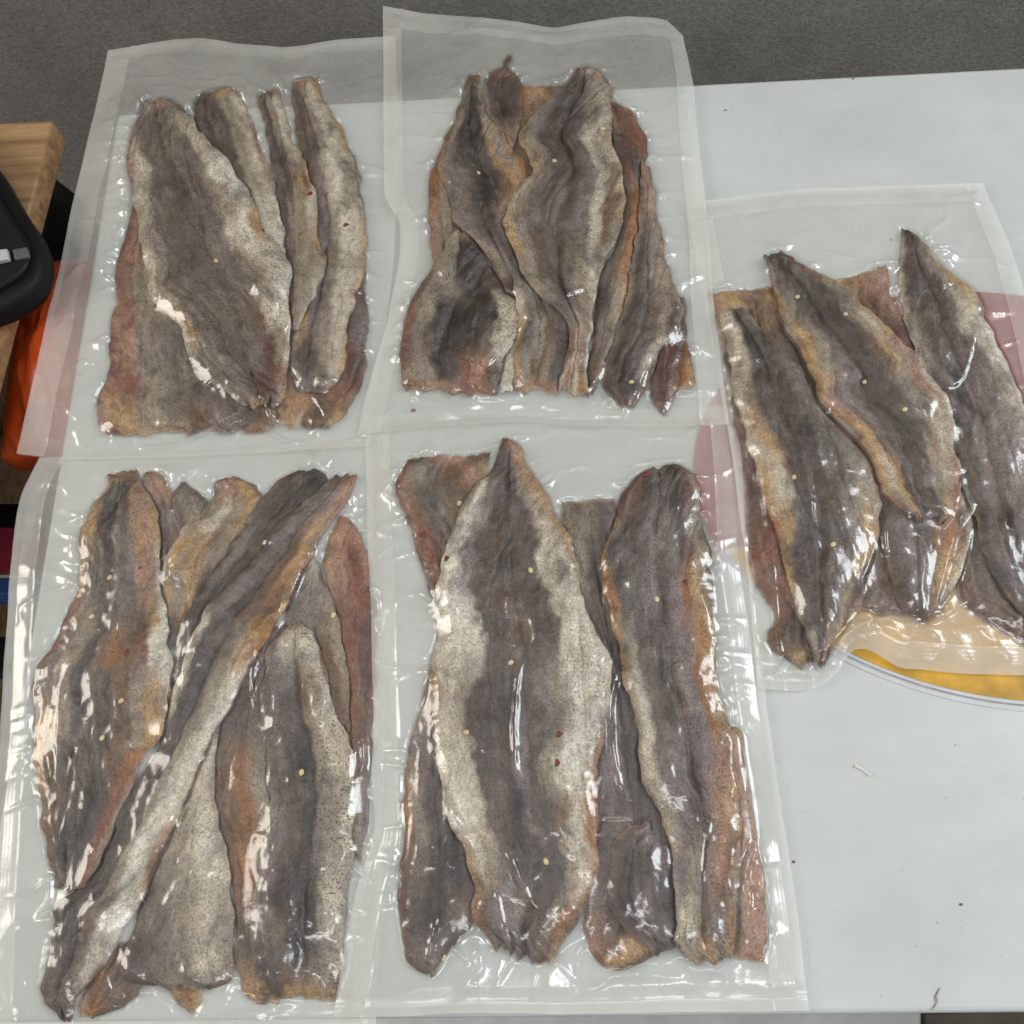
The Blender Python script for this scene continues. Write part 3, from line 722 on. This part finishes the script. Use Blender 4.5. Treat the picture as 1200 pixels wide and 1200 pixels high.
fillet(B5, 'g', 'salmon pink flesh-side fillet at the right edge of the bottom middle bag', [(836, 850), (848, 920), (846, 980), (834, 1040), (826, 1090), (826, 1122)], [(860, 848), (873, 856), (872, 874), (879, 905), (888, 940), (892, 970), (896, 1010), (900, 1050), (902, 1090), (896, 1123)],
    [(0, 'AAA'), (.2, 'OSS'), (.5, 'OASSS'), (.8, 'OATSS'), (1, 'ATSS')], th=.0055, speck=.45)
fillet(B5, 'f', 'long dark fillet with orange edges and a rounded top', [(752, 545), (738, 560), (728, 577), (720, 610), (709, 638), (706, 670), (712, 712), (716, 730), (726, 766), (736, 818), (747, 854), (750, 890), (752, 922), (770, 947), (786, 990), (790, 1030), (791, 1090), (800, 1118), (816, 1127)],
    [(790, 540), (808, 546), (820, 570), (826, 610), (834, 638), (838, 670), (839, 725), (841, 776), (848, 822), (858, 858), (863, 900), (870, 940), (869, 972), (862, 1010), (857, 1050), (858, 1100), (857, 1127)],
    [(0, 'DMDKB'), (.08, 'MBDVDMT'), (.18, 'ADDVGDTT'), (.3, 'ODGVDVOAB'), (.42, 'ATDDVVOA'), (.52, 'TPDKVVOA'), (.64, 'TPVVDVSS'), (.74, 'ATVDVSAS'), (.84, 'TVTVSOA'), (.92, 'TPTVBO'), (1, 'TTATA')], th=.0085, groove=.5, speck=.8, roll=.0008)
fillet(B5, 'c', 'dark fillet with a narrow tail at the lower left of the bottom middle bag', [(502, 790), (488, 835), (478, 872), (469, 922), (473, 976), (466, 1010), (464, 1050), (468, 1090), (477, 1130), (485, 1136), (498, 1146)],
    [(522, 790), (535, 880), (545, 960), (556, 1010), (560, 1050), (556, 1085), (532, 1108), (520, 1124), (506, 1144)],
    [(0, 'TTV'), (.25, 'TVDD'), (.45, 'OTDKD'), (.62, 'BGKKD'), (.8, 'MDKDD'), (.92, 'MVVD'), (1, 'DGA')], th=.0055, speck=.4)
fillet(B5, 'b', 'largest fillet, dark with wide cream edges and a pointed tip', [(589, 509), (584, 524), (577, 546), (560, 562), (541, 586), (525, 630), (516, 656), (512, 690), (510, 730), (504, 776), (504, 812), (508, 860), (514, 896), (520, 932), (524, 958), (540, 986), (548, 1010), (554, 1042), (556, 1080), (576, 1102), (581, 1114)],
    [(594, 509), (610, 518), (616, 534), (640, 578), (656, 602), (670, 626), (678, 660), (681, 682), (691, 718), (708, 754), (715, 776), (714, 822), (712, 862), (702, 890), (700, 916), (704, 940), (702, 966), (701, 1020), (690, 1060), (668, 1098), (642, 1130)],
    [(0, 'TSS'), (.06, 'GVVSA'), (.14, 'TWTDDDTAA'), (.28, 'WWVDKDDPPA'), (.42, 'WWWDDBDDPWW'), (.55, 'APTDDKDVTWWP'), (.66, 'WPPDDDVDTWWO'), (.76, 'WWPGDKVDBPO'), (.84, 'APTVDDDDTPO'), (.92, 'OBVVVDDTOV'), (1, 'BVGDVBA')], th=.0095, groove=.53, ridge=.0004, speck=.6)
sesame(B5.fish['b'], B5, (598, 776)); sesame(B5.fish['b'], B5, (546, 858), .1); sesame(B5.fish['c'], B5, (518, 1124), 1.2); sesame(B5.fish['a'], B5, (537, 586), 1.2)
chilli(B5.fish['b'], B5, (524, 654), 1.3); chilli(B5.fish['a'], B5, (494, 622), 1.5, .1); chilli(B5.fish['b'], B5, (656, 860), 1.3); chilli(B5.fish['b'], B5, (653, 894), 1.2, 1.3)
chilli(B5.fish['f'], B5, (805, 680), 1.3); chilli(B5.fish['f'], B5, (757, 553), 1.3)
film(B5)

# ---------------- right bag
B3 = make_bag('vacuum_bag', 'clear bag at the right, lying half on the red and yellow oval', .0016,
    top=[(804, 240), (900, 226), (1004, 220), (1151, 216)], right=[(1151, 216), (1188, 300), (1220, 430), (1245, 600), (1262, 796)],
    bottom=[(888, 806), (920, 810), (947, 810), (966, 802), (984, 786), (996, 764), (1012, 757), (1032, 766), (1056, 784), (1120, 789), (1195, 793), (1262, 796)], left=[(804, 240), (820, 330), (851, 500), (876, 675), (883, 760), (888, 806)],
    su=(.075, .06), sv=(.05, .045), seed=37, wave=.0012, creases=[
    ([(882, 425), (893, 428), (914, 418)], .0018, .0009), ([(1080, 341), (1100, 338), (1116, 332)], .0018, .0009), ([(1140, 385), (1134, 420), (1126, 445), (1108, 456)], .002, .0010),
    ([(1140, 590), (1118, 615), (1108, 660), (1092, 722)], .0035, .0018), ([(1136, 620), (1128, 660), (1112, 700), (1094, 726)], .0025, .0014), ([(1092, 727), (1115, 716), (1133, 704)], .003, .0014),
    ([(888, 690), (878, 716), (892, 745), (905, 770)], .002, .0012), ([(963, 782), (984, 752), (1006, 732), (1036, 722), (1080, 728)], .004, .0018), ([(1048, 735), (1052, 744), (1080, 738), (1102, 730)], .002, .0012),
    ([(945, 560), (950, 620), (958, 650)], .0016, .001), ([(1165, 560), (1172, 600), (1170, 620)], .0026, .0013), ([(1034, 618), (1036, 640), (1040, 650)], .002, .001), ([(1024, 640), (1016, 665), (1004, 690)], .0018, .001), ([(1078, 640), (1082, 665), (1078, 690)], .0018, .0011),
    ([(1168, 752), (1190, 757)], .002, .001), ([(840, 270), (852, 300), (885, 300)], .0016, .0016), ([(840, 420), (852, 430)], .0018, .001), ([(890, 800), (935, 808)], .002, .0012), ([(952, 806), (975, 795), (990, 770)], .0026, .0014)])
fillet(B3, 'f', 'brownish red flesh-side fillet with a squared top between the two pointed fillets', [(968, 324), (985, 380), (1020, 430), (1050, 480)], [(1043, 302), (1048, 340), (1066, 372), (1090, 430), (1105, 480)],
    [(0, 'AASS'), (.25, 'ABRS'), (.5, 'BMM'), (1, 'BDB')], th=.004)
fillet(B3, 'a', 'brownish red flesh-side fillet with a squared top at the left edge of the right bag', [(833, 336), (838, 360), (847, 400), (855, 440), (860, 480), (871, 540), (877, 580), (880, 630), (885, 676), (900, 700), (910, 722), (903, 740), (906, 760), (926, 773), (942, 779)],
    [(912, 330), (932, 380), (956, 430), (985, 500), (1005, 580), (1000, 680), (980, 740), (956, 773)],
    [(0, 'SASAB'), (.1, 'SABBD'), (.25, 'RBDD'), (.5, 'MMMD'), (.75, 'RRMMD'), (.9, 'BDMM'), (1, 'BABM')], th=.0045, speck=.3)
fillet(B3, 'e', 'dark brown fillet end under the middle pointed fillet', [(1012, 600), (1004, 660), (994, 714)], [(1066, 600), (1080, 660), (1086, 720)], [(0, 'DD'), (.5, 'DBD'), (.85, 'BBM'), (1, 'ABR')], th=.0045)
fillet(B3, 'h', 'dark reddish fillet end at the bottom right of the right bag', [(1128, 600), (1122, 660), (1132, 700), (1158, 722), (1200, 746), (1225, 760)], [(1190, 600), (1225, 660), (1240, 720), (1245, 755)],
    [(0, 'DDV'), (.4, 'BGTV'), (.7, 'MBDT'), (1, 'MMB')], th=.006)
fillet(B3, 'd', 'mauve grey tapering fillet end below the middle pointed fillet', [(1034, 580), (1034, 620), (1040, 660), (1050, 690), (1062, 714), (1074, 726)], [(1136, 572), (1142, 610), (1134, 650), (1120, 690), (1108, 714), (1096, 727)],
    [(0, 'VVT'), (.3, 'GVDOT'), (.6, 'DDVGAP'), (1, 'MDBT')], th=.0065, groove=.4, ridge=.001)
fillet(B3, 'g', 'pointed fillet with a broad pale right side lying over the red print', [(1062, 261), (1058, 290), (1057, 324), (1063, 360), (1070, 390), (1084, 420), (1102, 448), (1116, 480), (1126, 530), (1138, 580), (1146, 620), (1160, 664), (1190, 704), (1212, 738)],
    [(1066, 262), (1086, 270), (1100, 296), (1130, 318), (1150, 340), (1165, 376), (1181, 414), (1199, 446), (1216, 500), (1230, 580), (1236, 660), (1238, 720), (1232, 742)],
    [(0, 'DKD'), (.08, 'PDDGA'), (.18, 'PDDDTAA'), (.3, 'PTDDDPPW'), (.45, 'VVKVVTPW'), (.6, 'GDVVVVT'), (.8, 'DVDVVV'), (1, 'DDBB')], th=.0085, groove=.42, speck=.55)
fillet(B3, 'b', 'dark fillet with a blunt tip at the left of the right bag', [(846, 360), (845, 372), (855, 398), (856, 430), (861, 466), (874, 492), (878, 518), (889, 560), (894, 580), (906, 608), (918, 640), (924, 672), (928, 690), (934, 712), (947, 734), (955, 757), (960, 776)],
    [(876, 356), (892, 378), (916, 402), (936, 426), (956, 460), (976, 486), (1000, 510), (1022, 535), (1032, 562), (1035, 588), (1031, 612), (1028, 634), (1017, 660), (1012, 678), (1005, 696), (997, 722), (982, 748), (970, 776)],
    [(0, 'PGT'), (.1, 'TPKDDG'), (.25, 'PTDDDGG'), (.4, 'PADDDGT'), (.55, 'APDDDGGTT'), (.66, 'OADDDDGTAA'), (.78, 'ADDDGGVAT'), (.88, 'TGDDGVTB'), (.95, 'VPDVSTA'), (1, 'BVSB')], th=.0095, groove=.47, ridge=.0016, speck=.5)
fillet(B3, 'c', 'pointed fillet with a rolled amber left edge lying across the middle of the right bag', [(897, 294), (904, 308), (906, 328), (914, 360), (921, 381), (933, 398), (948, 421), (957, 452), (962, 472), (980, 484), (1001, 504), (1020, 528), (1031, 555), (1043, 580), (1057, 598), (1074, 606)],
    [(916, 289), (938, 301), (976, 323), (1006, 347), (1032, 373), (1060, 400), (1078, 416), (1093, 434), (1110, 462), (1119, 478), (1121, 510), (1128, 552), (1132, 576), (1126, 596), (1108, 611)],
    [(0, 'KDG'), (.08, 'TGKDMS'), (.2, 'AGDDDTA'), (.32, 'TATDDDTPA'), (.45, 'OATVDDBATS'), (.58, 'OSVDDDGTSP'), (.72, 'AAGDDDGTSPP'), (.86, 'APADVGDTTSS'), (1, 'BADGDAS')], th=.0095, groove=.45, speck=.45, roll=.0022)
for p in ((935, 346), (991, 367), (1015, 444)): sesame(B3.fish['c'], B3, p)
film(B3)

# ---------------- top left bag
B1 = make_bag('vacuum_bag', 'top left clear bag of pale grey fillets, overhanging the table edge', .0018,
    top=[(127, 60), (145, 57), (200, 48), (240, 46), (290, 53), (335, 57), (380, 50), (464, 43)], right=[(464, 43), (466, 200), (458, 340), (445, 440), (432, 524)],
    bottom=[(20, 532), (75, 540), (160, 538), (250, 536), (340, 530), (432, 524)], left=[(127, 60), (100, 180), (72, 302), (45, 422), (20, 532)],
    su=(.085, 0), sv=(.035, 0), seed=41, wave=.0010, creases=[
    ([(165, 522), (200, 520), (243, 504), (280, 485), (298, 485), (314, 502), (330, 515), (373, 522), (418, 512), (444, 490)], .0042, .0018), ([(308, 464), (316, 478), (322, 494)], .003, .0014), ([(340, 425), (366, 460), (392, 502)], .0013, .0007),
    ([(440, 92), (428, 115), (408, 136)], .0022, .0012), ([(225, 466), (245, 450), (268, 445)], .0012, .0009), ([(238, 95), (270, 80), (285, 70)], .0014, .001), ([(418, 340), (428, 338)], .0016, .0008), ([(375, 335), (400, 326)], .0014, .0012),
    ([(78, 428), (95, 420), (112, 424), (104, 436), (82, 438)], .003, .0022), ([(160, 340), (162, 300)], .0012, .0008)])
fillet(B1, 'f', 'dark red fillet end under the pale fillet at the right of the top left bag', [(366, 170), (358, 250), (344, 340), (326, 420), (314, 460), (310, 492)], [(416, 175), (424, 240), (427, 320), (429, 380), (425, 425), (416, 455), (400, 484), (378, 499)],
    [(0, 'TTT'), (.45, 'BRM'), (.65, 'VVMV'), (.8, 'BRRM'), (1, 'GABA')], th=.0045, speck=.5)
fillet(B1, 'a', 'grey fillet with a salmon red left edge under the largest one, top left bag', [(158, 215), (150, 245), (139, 280), (127, 335), (133, 352), (122, 367), (124, 400), (121, 438), (108, 458), (110, 492), (120, 503)],
    [(200, 215), (218, 260), (236, 330), (262, 400), (298, 450), (320, 476), (322, 494), (300, 501)],
    [(0, 'RRT'), (.2, 'RSTGD'), (.45, 'SRTTGGG'), (.65, 'RSTGGGD'), (.82, 'SRTGDDG'), (.93, 'SATGBVGB'), (1, 'RAABBO')], th=.005, groove=.3, speck=.55)
fillet(B1, 'e', 'pale fillet with a pink tip at the right of the top left bag', [(342, 86), (338, 110), (345, 150), (354, 200), (358, 260), (350, 330), (340, 390), (335, 430), (346, 456)],
    [(369, 81), (373, 102), (386, 120), (402, 150), (412, 184), (415, 212), (423, 236), (427, 270), (426, 314), (418, 340), (407, 376), (406, 418), (396, 444), (380, 456)],
    [(0, 'TSS'), (.06, 'GDTPA'), (.2, 'DDDTPPA'), (.4, 'VDVPWPP'), (.6, 'VDVTPPA'), (.78, 'VAVTPP'), (.92, 'TGGTPA'), (1, 'DVDT')], th=.0065, groove=.38, speck=.35)
fillet(B1, 'd', 'fillet with a wavy pale right edge and amber spot in the top left bag', [(301, 103), (303, 120), (307, 150), (316, 190), (322, 230), (324, 270), (328, 310), (334, 345), (338, 390)],
    [(322, 95), (327, 102), (331, 122), (340, 158), (356, 184), (360, 210), (371, 230), (372, 260), (373, 280), (384, 304), (377, 334), (371, 348), (358, 362), (351, 386)],
    [(0, 'DGA'), (.08, 'GDTPP'), (.3, 'DDDTPA'), (.42, 'DDDTABA'), (.52, 'DDTTTPP'), (.7, 'GGTTTTA'), (.85, 'TTTTTP'), (1, 'TTP')], th=.006, groove=.35, speck=.4)
fillet(B1, 'c', 'dark fillet with a pale right edge beside the largest fillet in the top left bag', [(228, 104), (224, 128), (232, 165), (250, 215), (268, 265), (290, 320), (305, 360)],
    [(258, 95), (275, 97), (284, 112), (293, 136), (300, 156), (312, 182), (322, 222), (328, 250), (333, 282), (337, 320), (338, 360)],
    [(0, 'DGAA'), (.1, 'DDDTP'), (.3, 'DDDDTPS'), (.55, 'DDDDPPP'), (.75, 'DGTPWW'), (1, 'TPPW')], th=.0065, groove=.3, speck=.35)
fillet(B1, 'b', 'largest grey fillet with white edges in the top left bag', [(165, 112), (158, 126), (148, 155), (142, 185), (148, 215), (158, 246), (166, 300), (172, 342), (181, 356), (196, 364), (211, 384), (214, 404), (225, 426), (243, 444), (262, 458), (285, 474)],
    [(190, 107), (206, 115), (220, 126), (232, 150), (250, 170), (268, 186), (274, 205), (288, 218), (300, 242), (310, 270), (320, 277), (335, 300), (343, 315), (339, 335), (341, 380), (338, 420), (332, 462), (318, 472)],
    [(0, 'GTSG'), (.08, 'TGGGTT'), (.2, 'SPGGGGPP'), (.35, 'PPGGGGTWW'), (.5, 'PTGGGGVPWA'), (.62, 'PTGGGGGTPW'), (.75, 'PAGGGGGBPWW'), (.85, 'GGGGGGVMTW'), (.93, 'TGGVGMMMS'), (1, 'TGAAVS')], th=.0075, groove=.5, speck=.85)
chilli(B1.fish['d'], B1, (363, 227), 1.3); chilli(B1.fish['e'], B1, (405, 262), 1.2); chilli(B1.fish['b'], B1, (307, 268), .9)
film(B1)

# ---------------- top middle bag
B2 = make_bag('vacuum_bag', 'top middle clear bag of dark brown fillets, overhanging the table edge', .0026,
    top=[(449, 8), (470, 12), (500, 18), (560, 20), (620, 30), (650, 34), (690, 26), (730, 20), (780, 24), (800, 42)], right=[(800, 42), (812, 100), (820, 180), (828, 255), (838, 370), (854, 498)],
    bottom=[(420, 510), (520, 500), (620, 496), (740, 502), (854, 498)], left=[(449, 8), (450, 110), (451, 230), (456, 246), (468, 254), (469, 300), (452, 385), (438, 430), (426, 475), (420, 510)],
    su=(.065, .075), sv=(.06, 0), seed=53, wave=.0012, creases=[
    ([(467, 50), (478, 80), (492, 105)], .0022, .001), ([(484, 80), (515, 84), (546, 93)], .002, .0012), ([(720, 88), (740, 84), (764, 84), (750, 92), (722, 92)], .0028, .0014), ([(745, 40), (765, 44), (800, 50)], .0025, .0012),
    ([(700, 46), (690, 58)], .002, .001), ([(620, 470), (640, 476), (680, 476), (700, 468), (740, 478)], .0028, .0014), ([(622, 354), (608, 388), (588, 408), (568, 428)], .0022, .0011), ([(760, 170), (775, 172), (794, 176)], .0026, .0022),
    ([(470, 135), (490, 130), (512, 146)], .0022, .0018), ([(772, 226), (782, 228)], .002, .0014), ([(778, 280), (788, 320), (802, 360), (815, 420)], .0016, .0009), ([(460, 240), (490, 240)], .0018, .0014), ([(700, 70), (670, 60)], .0012, .001), ([(660, 350), (674, 344), (684, 338)], .0018, .001),
    ([(762, 410), (756, 432), (740, 468)], .0018, .0011), ([(709, 420), (702, 438), (690, 452)], .002, .0012), ([(628, 458), (628, 490)], .0016, .0018), ([(704, 420), (716, 430)], .0018, .0012)])
fillet(B2, 'n', 'small amber corner of flesh at the bottom right of the top middle bag', [(792, 370), (794, 420), (796, 450)], [(802, 372), (812, 415), (819, 445), (810, 450)], [(0, 'RR'), (.5, 'OO'), (1, 'OA')], th=.0035)
fillet(B2, 'm', 'maroon tail end at the bottom right of the top middle bag', [(772, 340), (770, 385), (765, 420), (763, 450), (766, 468), (776, 478)], [(802, 340), (806, 376), (798, 420), (794, 450), (789, 470), (780, 479)],
    [(0, 'MM'), (.5, 'MMM'), (.85, 'BMB'), (1, 'BB')], th=.007, speck=.6)
fillet(B2, 'j', 'salmon flesh flap at the upper right of the top middle bag', [(698, 106), (702, 140), (712, 185), (720, 215)], [(722, 112), (741, 121), (750, 140), (759, 152), (757, 176), (745, 215)],
    [(0, 'SBS'), (.4, 'BSRR'), (1, 'BRR')], th=.005, speck=.3)
fillet(B2, 'c', 'orange brown fillet at the back between the two upper fillets', [(606, 92), (600, 140), (598, 200), (600, 260)], [(668, 90), (684, 140), (692, 200), (692, 260)],
    [(0, 'OABB'), (.3, 'BOB'), (1, 'DB')], th=.0045, speck=.6)
fillet(B2, 'e', 'half hidden brown fillet with an orange left edge in the top middle bag', [(520, 156), (504, 195), (501, 230), (502, 260), (504, 290), (510, 314)], [(560, 160), (568, 220), (565, 300), (548, 335)],
    [(0, 'OB'), (.25, 'OOBB'), (.5, 'OTTT'), (.75, 'STTG'), (1, 'OBB')], th=.005, speck=.5)
fillet(B2, 'b', 'small round-ended dark fillet with a tail fin at the top of the top middle bag', [(596, 57), (588, 64), (590, 71), (576, 75), (567, 88), (564, 112), (570, 132), (582, 160)], [(599, 57), (598, 66), (594, 72), (605, 80), (612, 95), (613, 125), (609, 146), (600, 168)],
    [(0, 'KK'), (.12, 'DD'), (.2, 'BRBB'), (.4, 'TDDDR'), (.7, 'TDKDB'), (1, 'TAT')], th=.006, ragged=.5, speck=.7)
fillet(B2, 'g', 'narrow white strip of skin at the bottom of the top middle bag', [(612, 366), (596, 398), (587, 430), (584, 456)], [(626, 366), (622, 400), (614, 430), (602, 449)], [(0, 'PP'), (.5, 'WPT'), (1, 'WW')], th=.005, speck=.3)
fillet(B2, 'f', 'squarish dark fillet at the lower left of the top middle bag', [(531, 262), (518, 286), (503, 312), (484, 340), (472, 364), (467, 398), (468, 438), (476, 451)],
    [(550, 268), (572, 302), (592, 332), (616, 350), (618, 366), (604, 392), (592, 412), (586, 438), (582, 456)],
    [(0, 'TTT'), (.15, 'TTKKD'), (.35, 'MTTKKDD'), (.55, 'RTKKKKPT'), (.75, 'RVDKKKGPW'), (.9, 'RTTKDRSBV'), (1, 'ROASROV')], th=.0075, groove=.4, speck=.95)
fillet(B2, 'k', 'dark narrow fillet with a bright orange right edge in the top middle bag', [(716, 150), (722, 180), (730, 220), (728, 260), (718, 290), (706, 310), (698, 350), (692, 400), (688, 456)], [(736, 155), (746, 166), (757, 186), (756, 215), (750, 256), (744, 292), (738, 324), (732, 352), (720, 388), (706, 428), (693, 458)],
    [(0, 'DMM'), (.15, 'DMDB'), (.3, 'DBOO'), (.5, 'DGOO'), (.65, 'KDTA'), (.8, 'KVBT'), (1, 'DBB')], th=.0065, speck=.5)
fillet(B2, 'l', 'long brown fillet at the right edge of the top middle bag', [(753, 188), (750, 214), (749, 262), (741, 296), (735, 338), (725, 372), (718, 396), (712, 416), (704, 438), (714, 458), (728, 471)],
    [(762, 190), (770, 216), (776, 268), (782, 300), (796, 340), (801, 360), (798, 385), (786, 396), (772, 408), (767, 426), (757, 452), (742, 472)],
    [(0, 'SB'), (.1, 'BST'), (.3, 'VDVTS'), (.5, 'VDGTTT'), (.65, 'GDDGTDT'), (.8, 'DKDDPV'), (.92, 'KDKDB'), (1, 'DMVD')], th=.007, groove=.4, speck=.7)
fillet(B2, 'd', 'dark fillet with a pinkish left side at the upper left of the top middle bag', [(548, 80), (545, 95), (535, 125), (518, 158), (508, 192), (517, 208), (527, 230), (532, 256), (542, 268), (556, 278), (578, 307), (586, 326), (596, 340), (612, 346)],
    [(560, 80), (564, 108), (567, 128), (584, 146), (598, 168), (613, 180), (616, 216), (602, 240), (600, 262), (608, 290), (618, 320), (624, 345)],
    [(0, 'BBR'), (.1, 'TGKDT'), (.25, 'RTKKKTT'), (.4, 'STVKKDATO'), (.55, 'GVGKKBAO'), (.7, 'TVDKVT'), (.82, 'RTVDD'), (1, 'ODGB')], th=.0075, groove=.45, speck=.95)
fillet(B2, 'h', 'short brown grooved fillet end at the bottom centre of the top middle bag', [(600, 322), (604, 345), (606, 385), (602, 420), (604, 450)], [(650, 322), (668, 360), (668, 400), (660, 440), (656, 456)],
    [(0, 'GTDV'), (.25, 'PGDDO'), (.55, 'AGTBDM'), (.85, 'ATBTDV'), (1, 'OAOS')], th=.0065, groove=.5, speck=.6)
fillet(B2, 'i', 'central brown grey fillet lying on top with a narrow tip', [(676, 72), (662, 95), (646, 112), (629, 127), (609, 150), (606, 162), (617, 176), (622, 190), (620, 206), (606, 224), (594, 240), (591, 258), (597, 282), (607, 304), (618, 328), (630, 348), (652, 358), (667, 380), (664, 404), (658, 430), (655, 452)],
    [(690, 71), (702, 78), (717, 95), (716, 125), (719, 165), (728, 192), (734, 222), (733, 250), (722, 280), (711, 292), (702, 322), (695, 355), (693, 388), (690, 415), (688, 440), (688, 461)],
    [(0, 'MTA'), (.08, 'TDDVTT'), (.2, 'TVDDDTPT'), (.34, 'ATDDDGPTP'), (.46, 'PTGDGDGPBA'), (.58, 'ATBGDGGPBT'), (.7, 'TTTGDGTTPP'), (.8, 'VVGVTSTP'), (.9, 'VSPSTW'), (1, 'PSPOS')], th=.009, groove=.45, ridge=-.0006, speck=.85)
sesame(B2.fish['i'], B2, (706, 148), .2); sesame(B2.fish['i'], B2, (698, 231)); sesame(B2.fish['l'], B2, (740, 444), .1)
film(B2)

tag(crumb := simple('crumb', [(-.0016, -.001, 0), (.0014, -.0012, 0), (.0018, .001, 0), (-.001, .0014, 0), (0, 0, .0012)], [(0, 1, 4), (1, 2, 4), (2, 3, 4), (3, 0, 4), (3, 2, 1, 0)], M_CHILI), 'tiny reddish crumb on the film under the top middle bag', 'crumb')
crumb.location = px([(484, 481)], .0055)[0]

for p, lb in (((850, 129), 'dark speck on the table just right of the top middle bag'), ((1000, 92), 'dark speck on the back edge of the white table'), ((1044, 281), 'dark speck above the middle pointed fillet of the right bag'), ((1126, 1060), 'dark speck on the bare lower right tabletop'), ((930, 1010), 'dark speck on the table close to the bottom middle bag')):
    o = simple('dirt_speck', [(-.0008, -.0005, 0), (.0007, -.0006, 0), (.0009, .0005, 0), (-.0005, .0007, 0), (0, 0, .0005)], [(0, 1, 4), (1, 2, 4), (2, 3, 4), (3, 0, 4), (3, 2, 1, 0)], M_DGREY)
    o.location = px([p], .0003)[0]; tag(o, lb, 'dirt speck', 'dark specks on the table')
for p, lb in (((1121, 873), 'white grain on the tabletop nearest the yellow print'), ((1110, 935), 'white grain on the tabletop to the right of the pale fibre'), ((1100, 1081), 'white grain above the dark scratch, the farther of two'), ((1075, 1108), 'white grain above the dark scratch, the nearer of two')):
    o = simple('salt_grain', [(-.0006, -.0005, 0), (.0006, -.0006, 0), (.0007, .0005, 0), (-.0005, .0007, 0), (0, 0, .0006)], [(0, 1, 4), (1, 2, 4), (2, 3, 4), (3, 0, 4), (3, 2, 1, 0)], M_FIBRE)
    o.location = px([p], .0003)[0]; tag(o, lb, 'grain', 'white grains on the table')
P = resample(px([(1002, 897), (1010, 901), (1016, 905), (1021, 909)], .0005), 10, False); dn = np.array([.0005, .0006, 0])
vs = np.r_[P - dn, P + dn, P + np.array([0, 0, .0009])]; n = len(P)
fb = mesh_np('fibre', vs, [(k, k + 1, 2 * n + k + 1, 2 * n + k) for k in range(n - 1)] + [(2 * n + k, 2 * n + k + 1, n + k + 1, n + k) for k in range(n - 1)], M_FIBRE)
tag(fb, 'short pale fibre lying on the bare tabletop', 'fibre')

for b_, k_, p_ in ((B4, 'a', (104, 720)), (B4, 'a', (140, 820)), (B4, 'f', (352, 905)), (B5, 'b', (622, 668)), (B5, 'f', (770, 700)), (B5, 'b', (640, 1010)), (B3, 'b', (930, 560)), (B3, 'c', (1060, 480)), (B3, 'b', (975, 640)), (B2, 'i', (650, 190)), (B2, 'd', (560, 200)), (B1, 'b', (250, 300))):
    sesame(b_.fish[k_], b_, p_, p_[0] * .7)
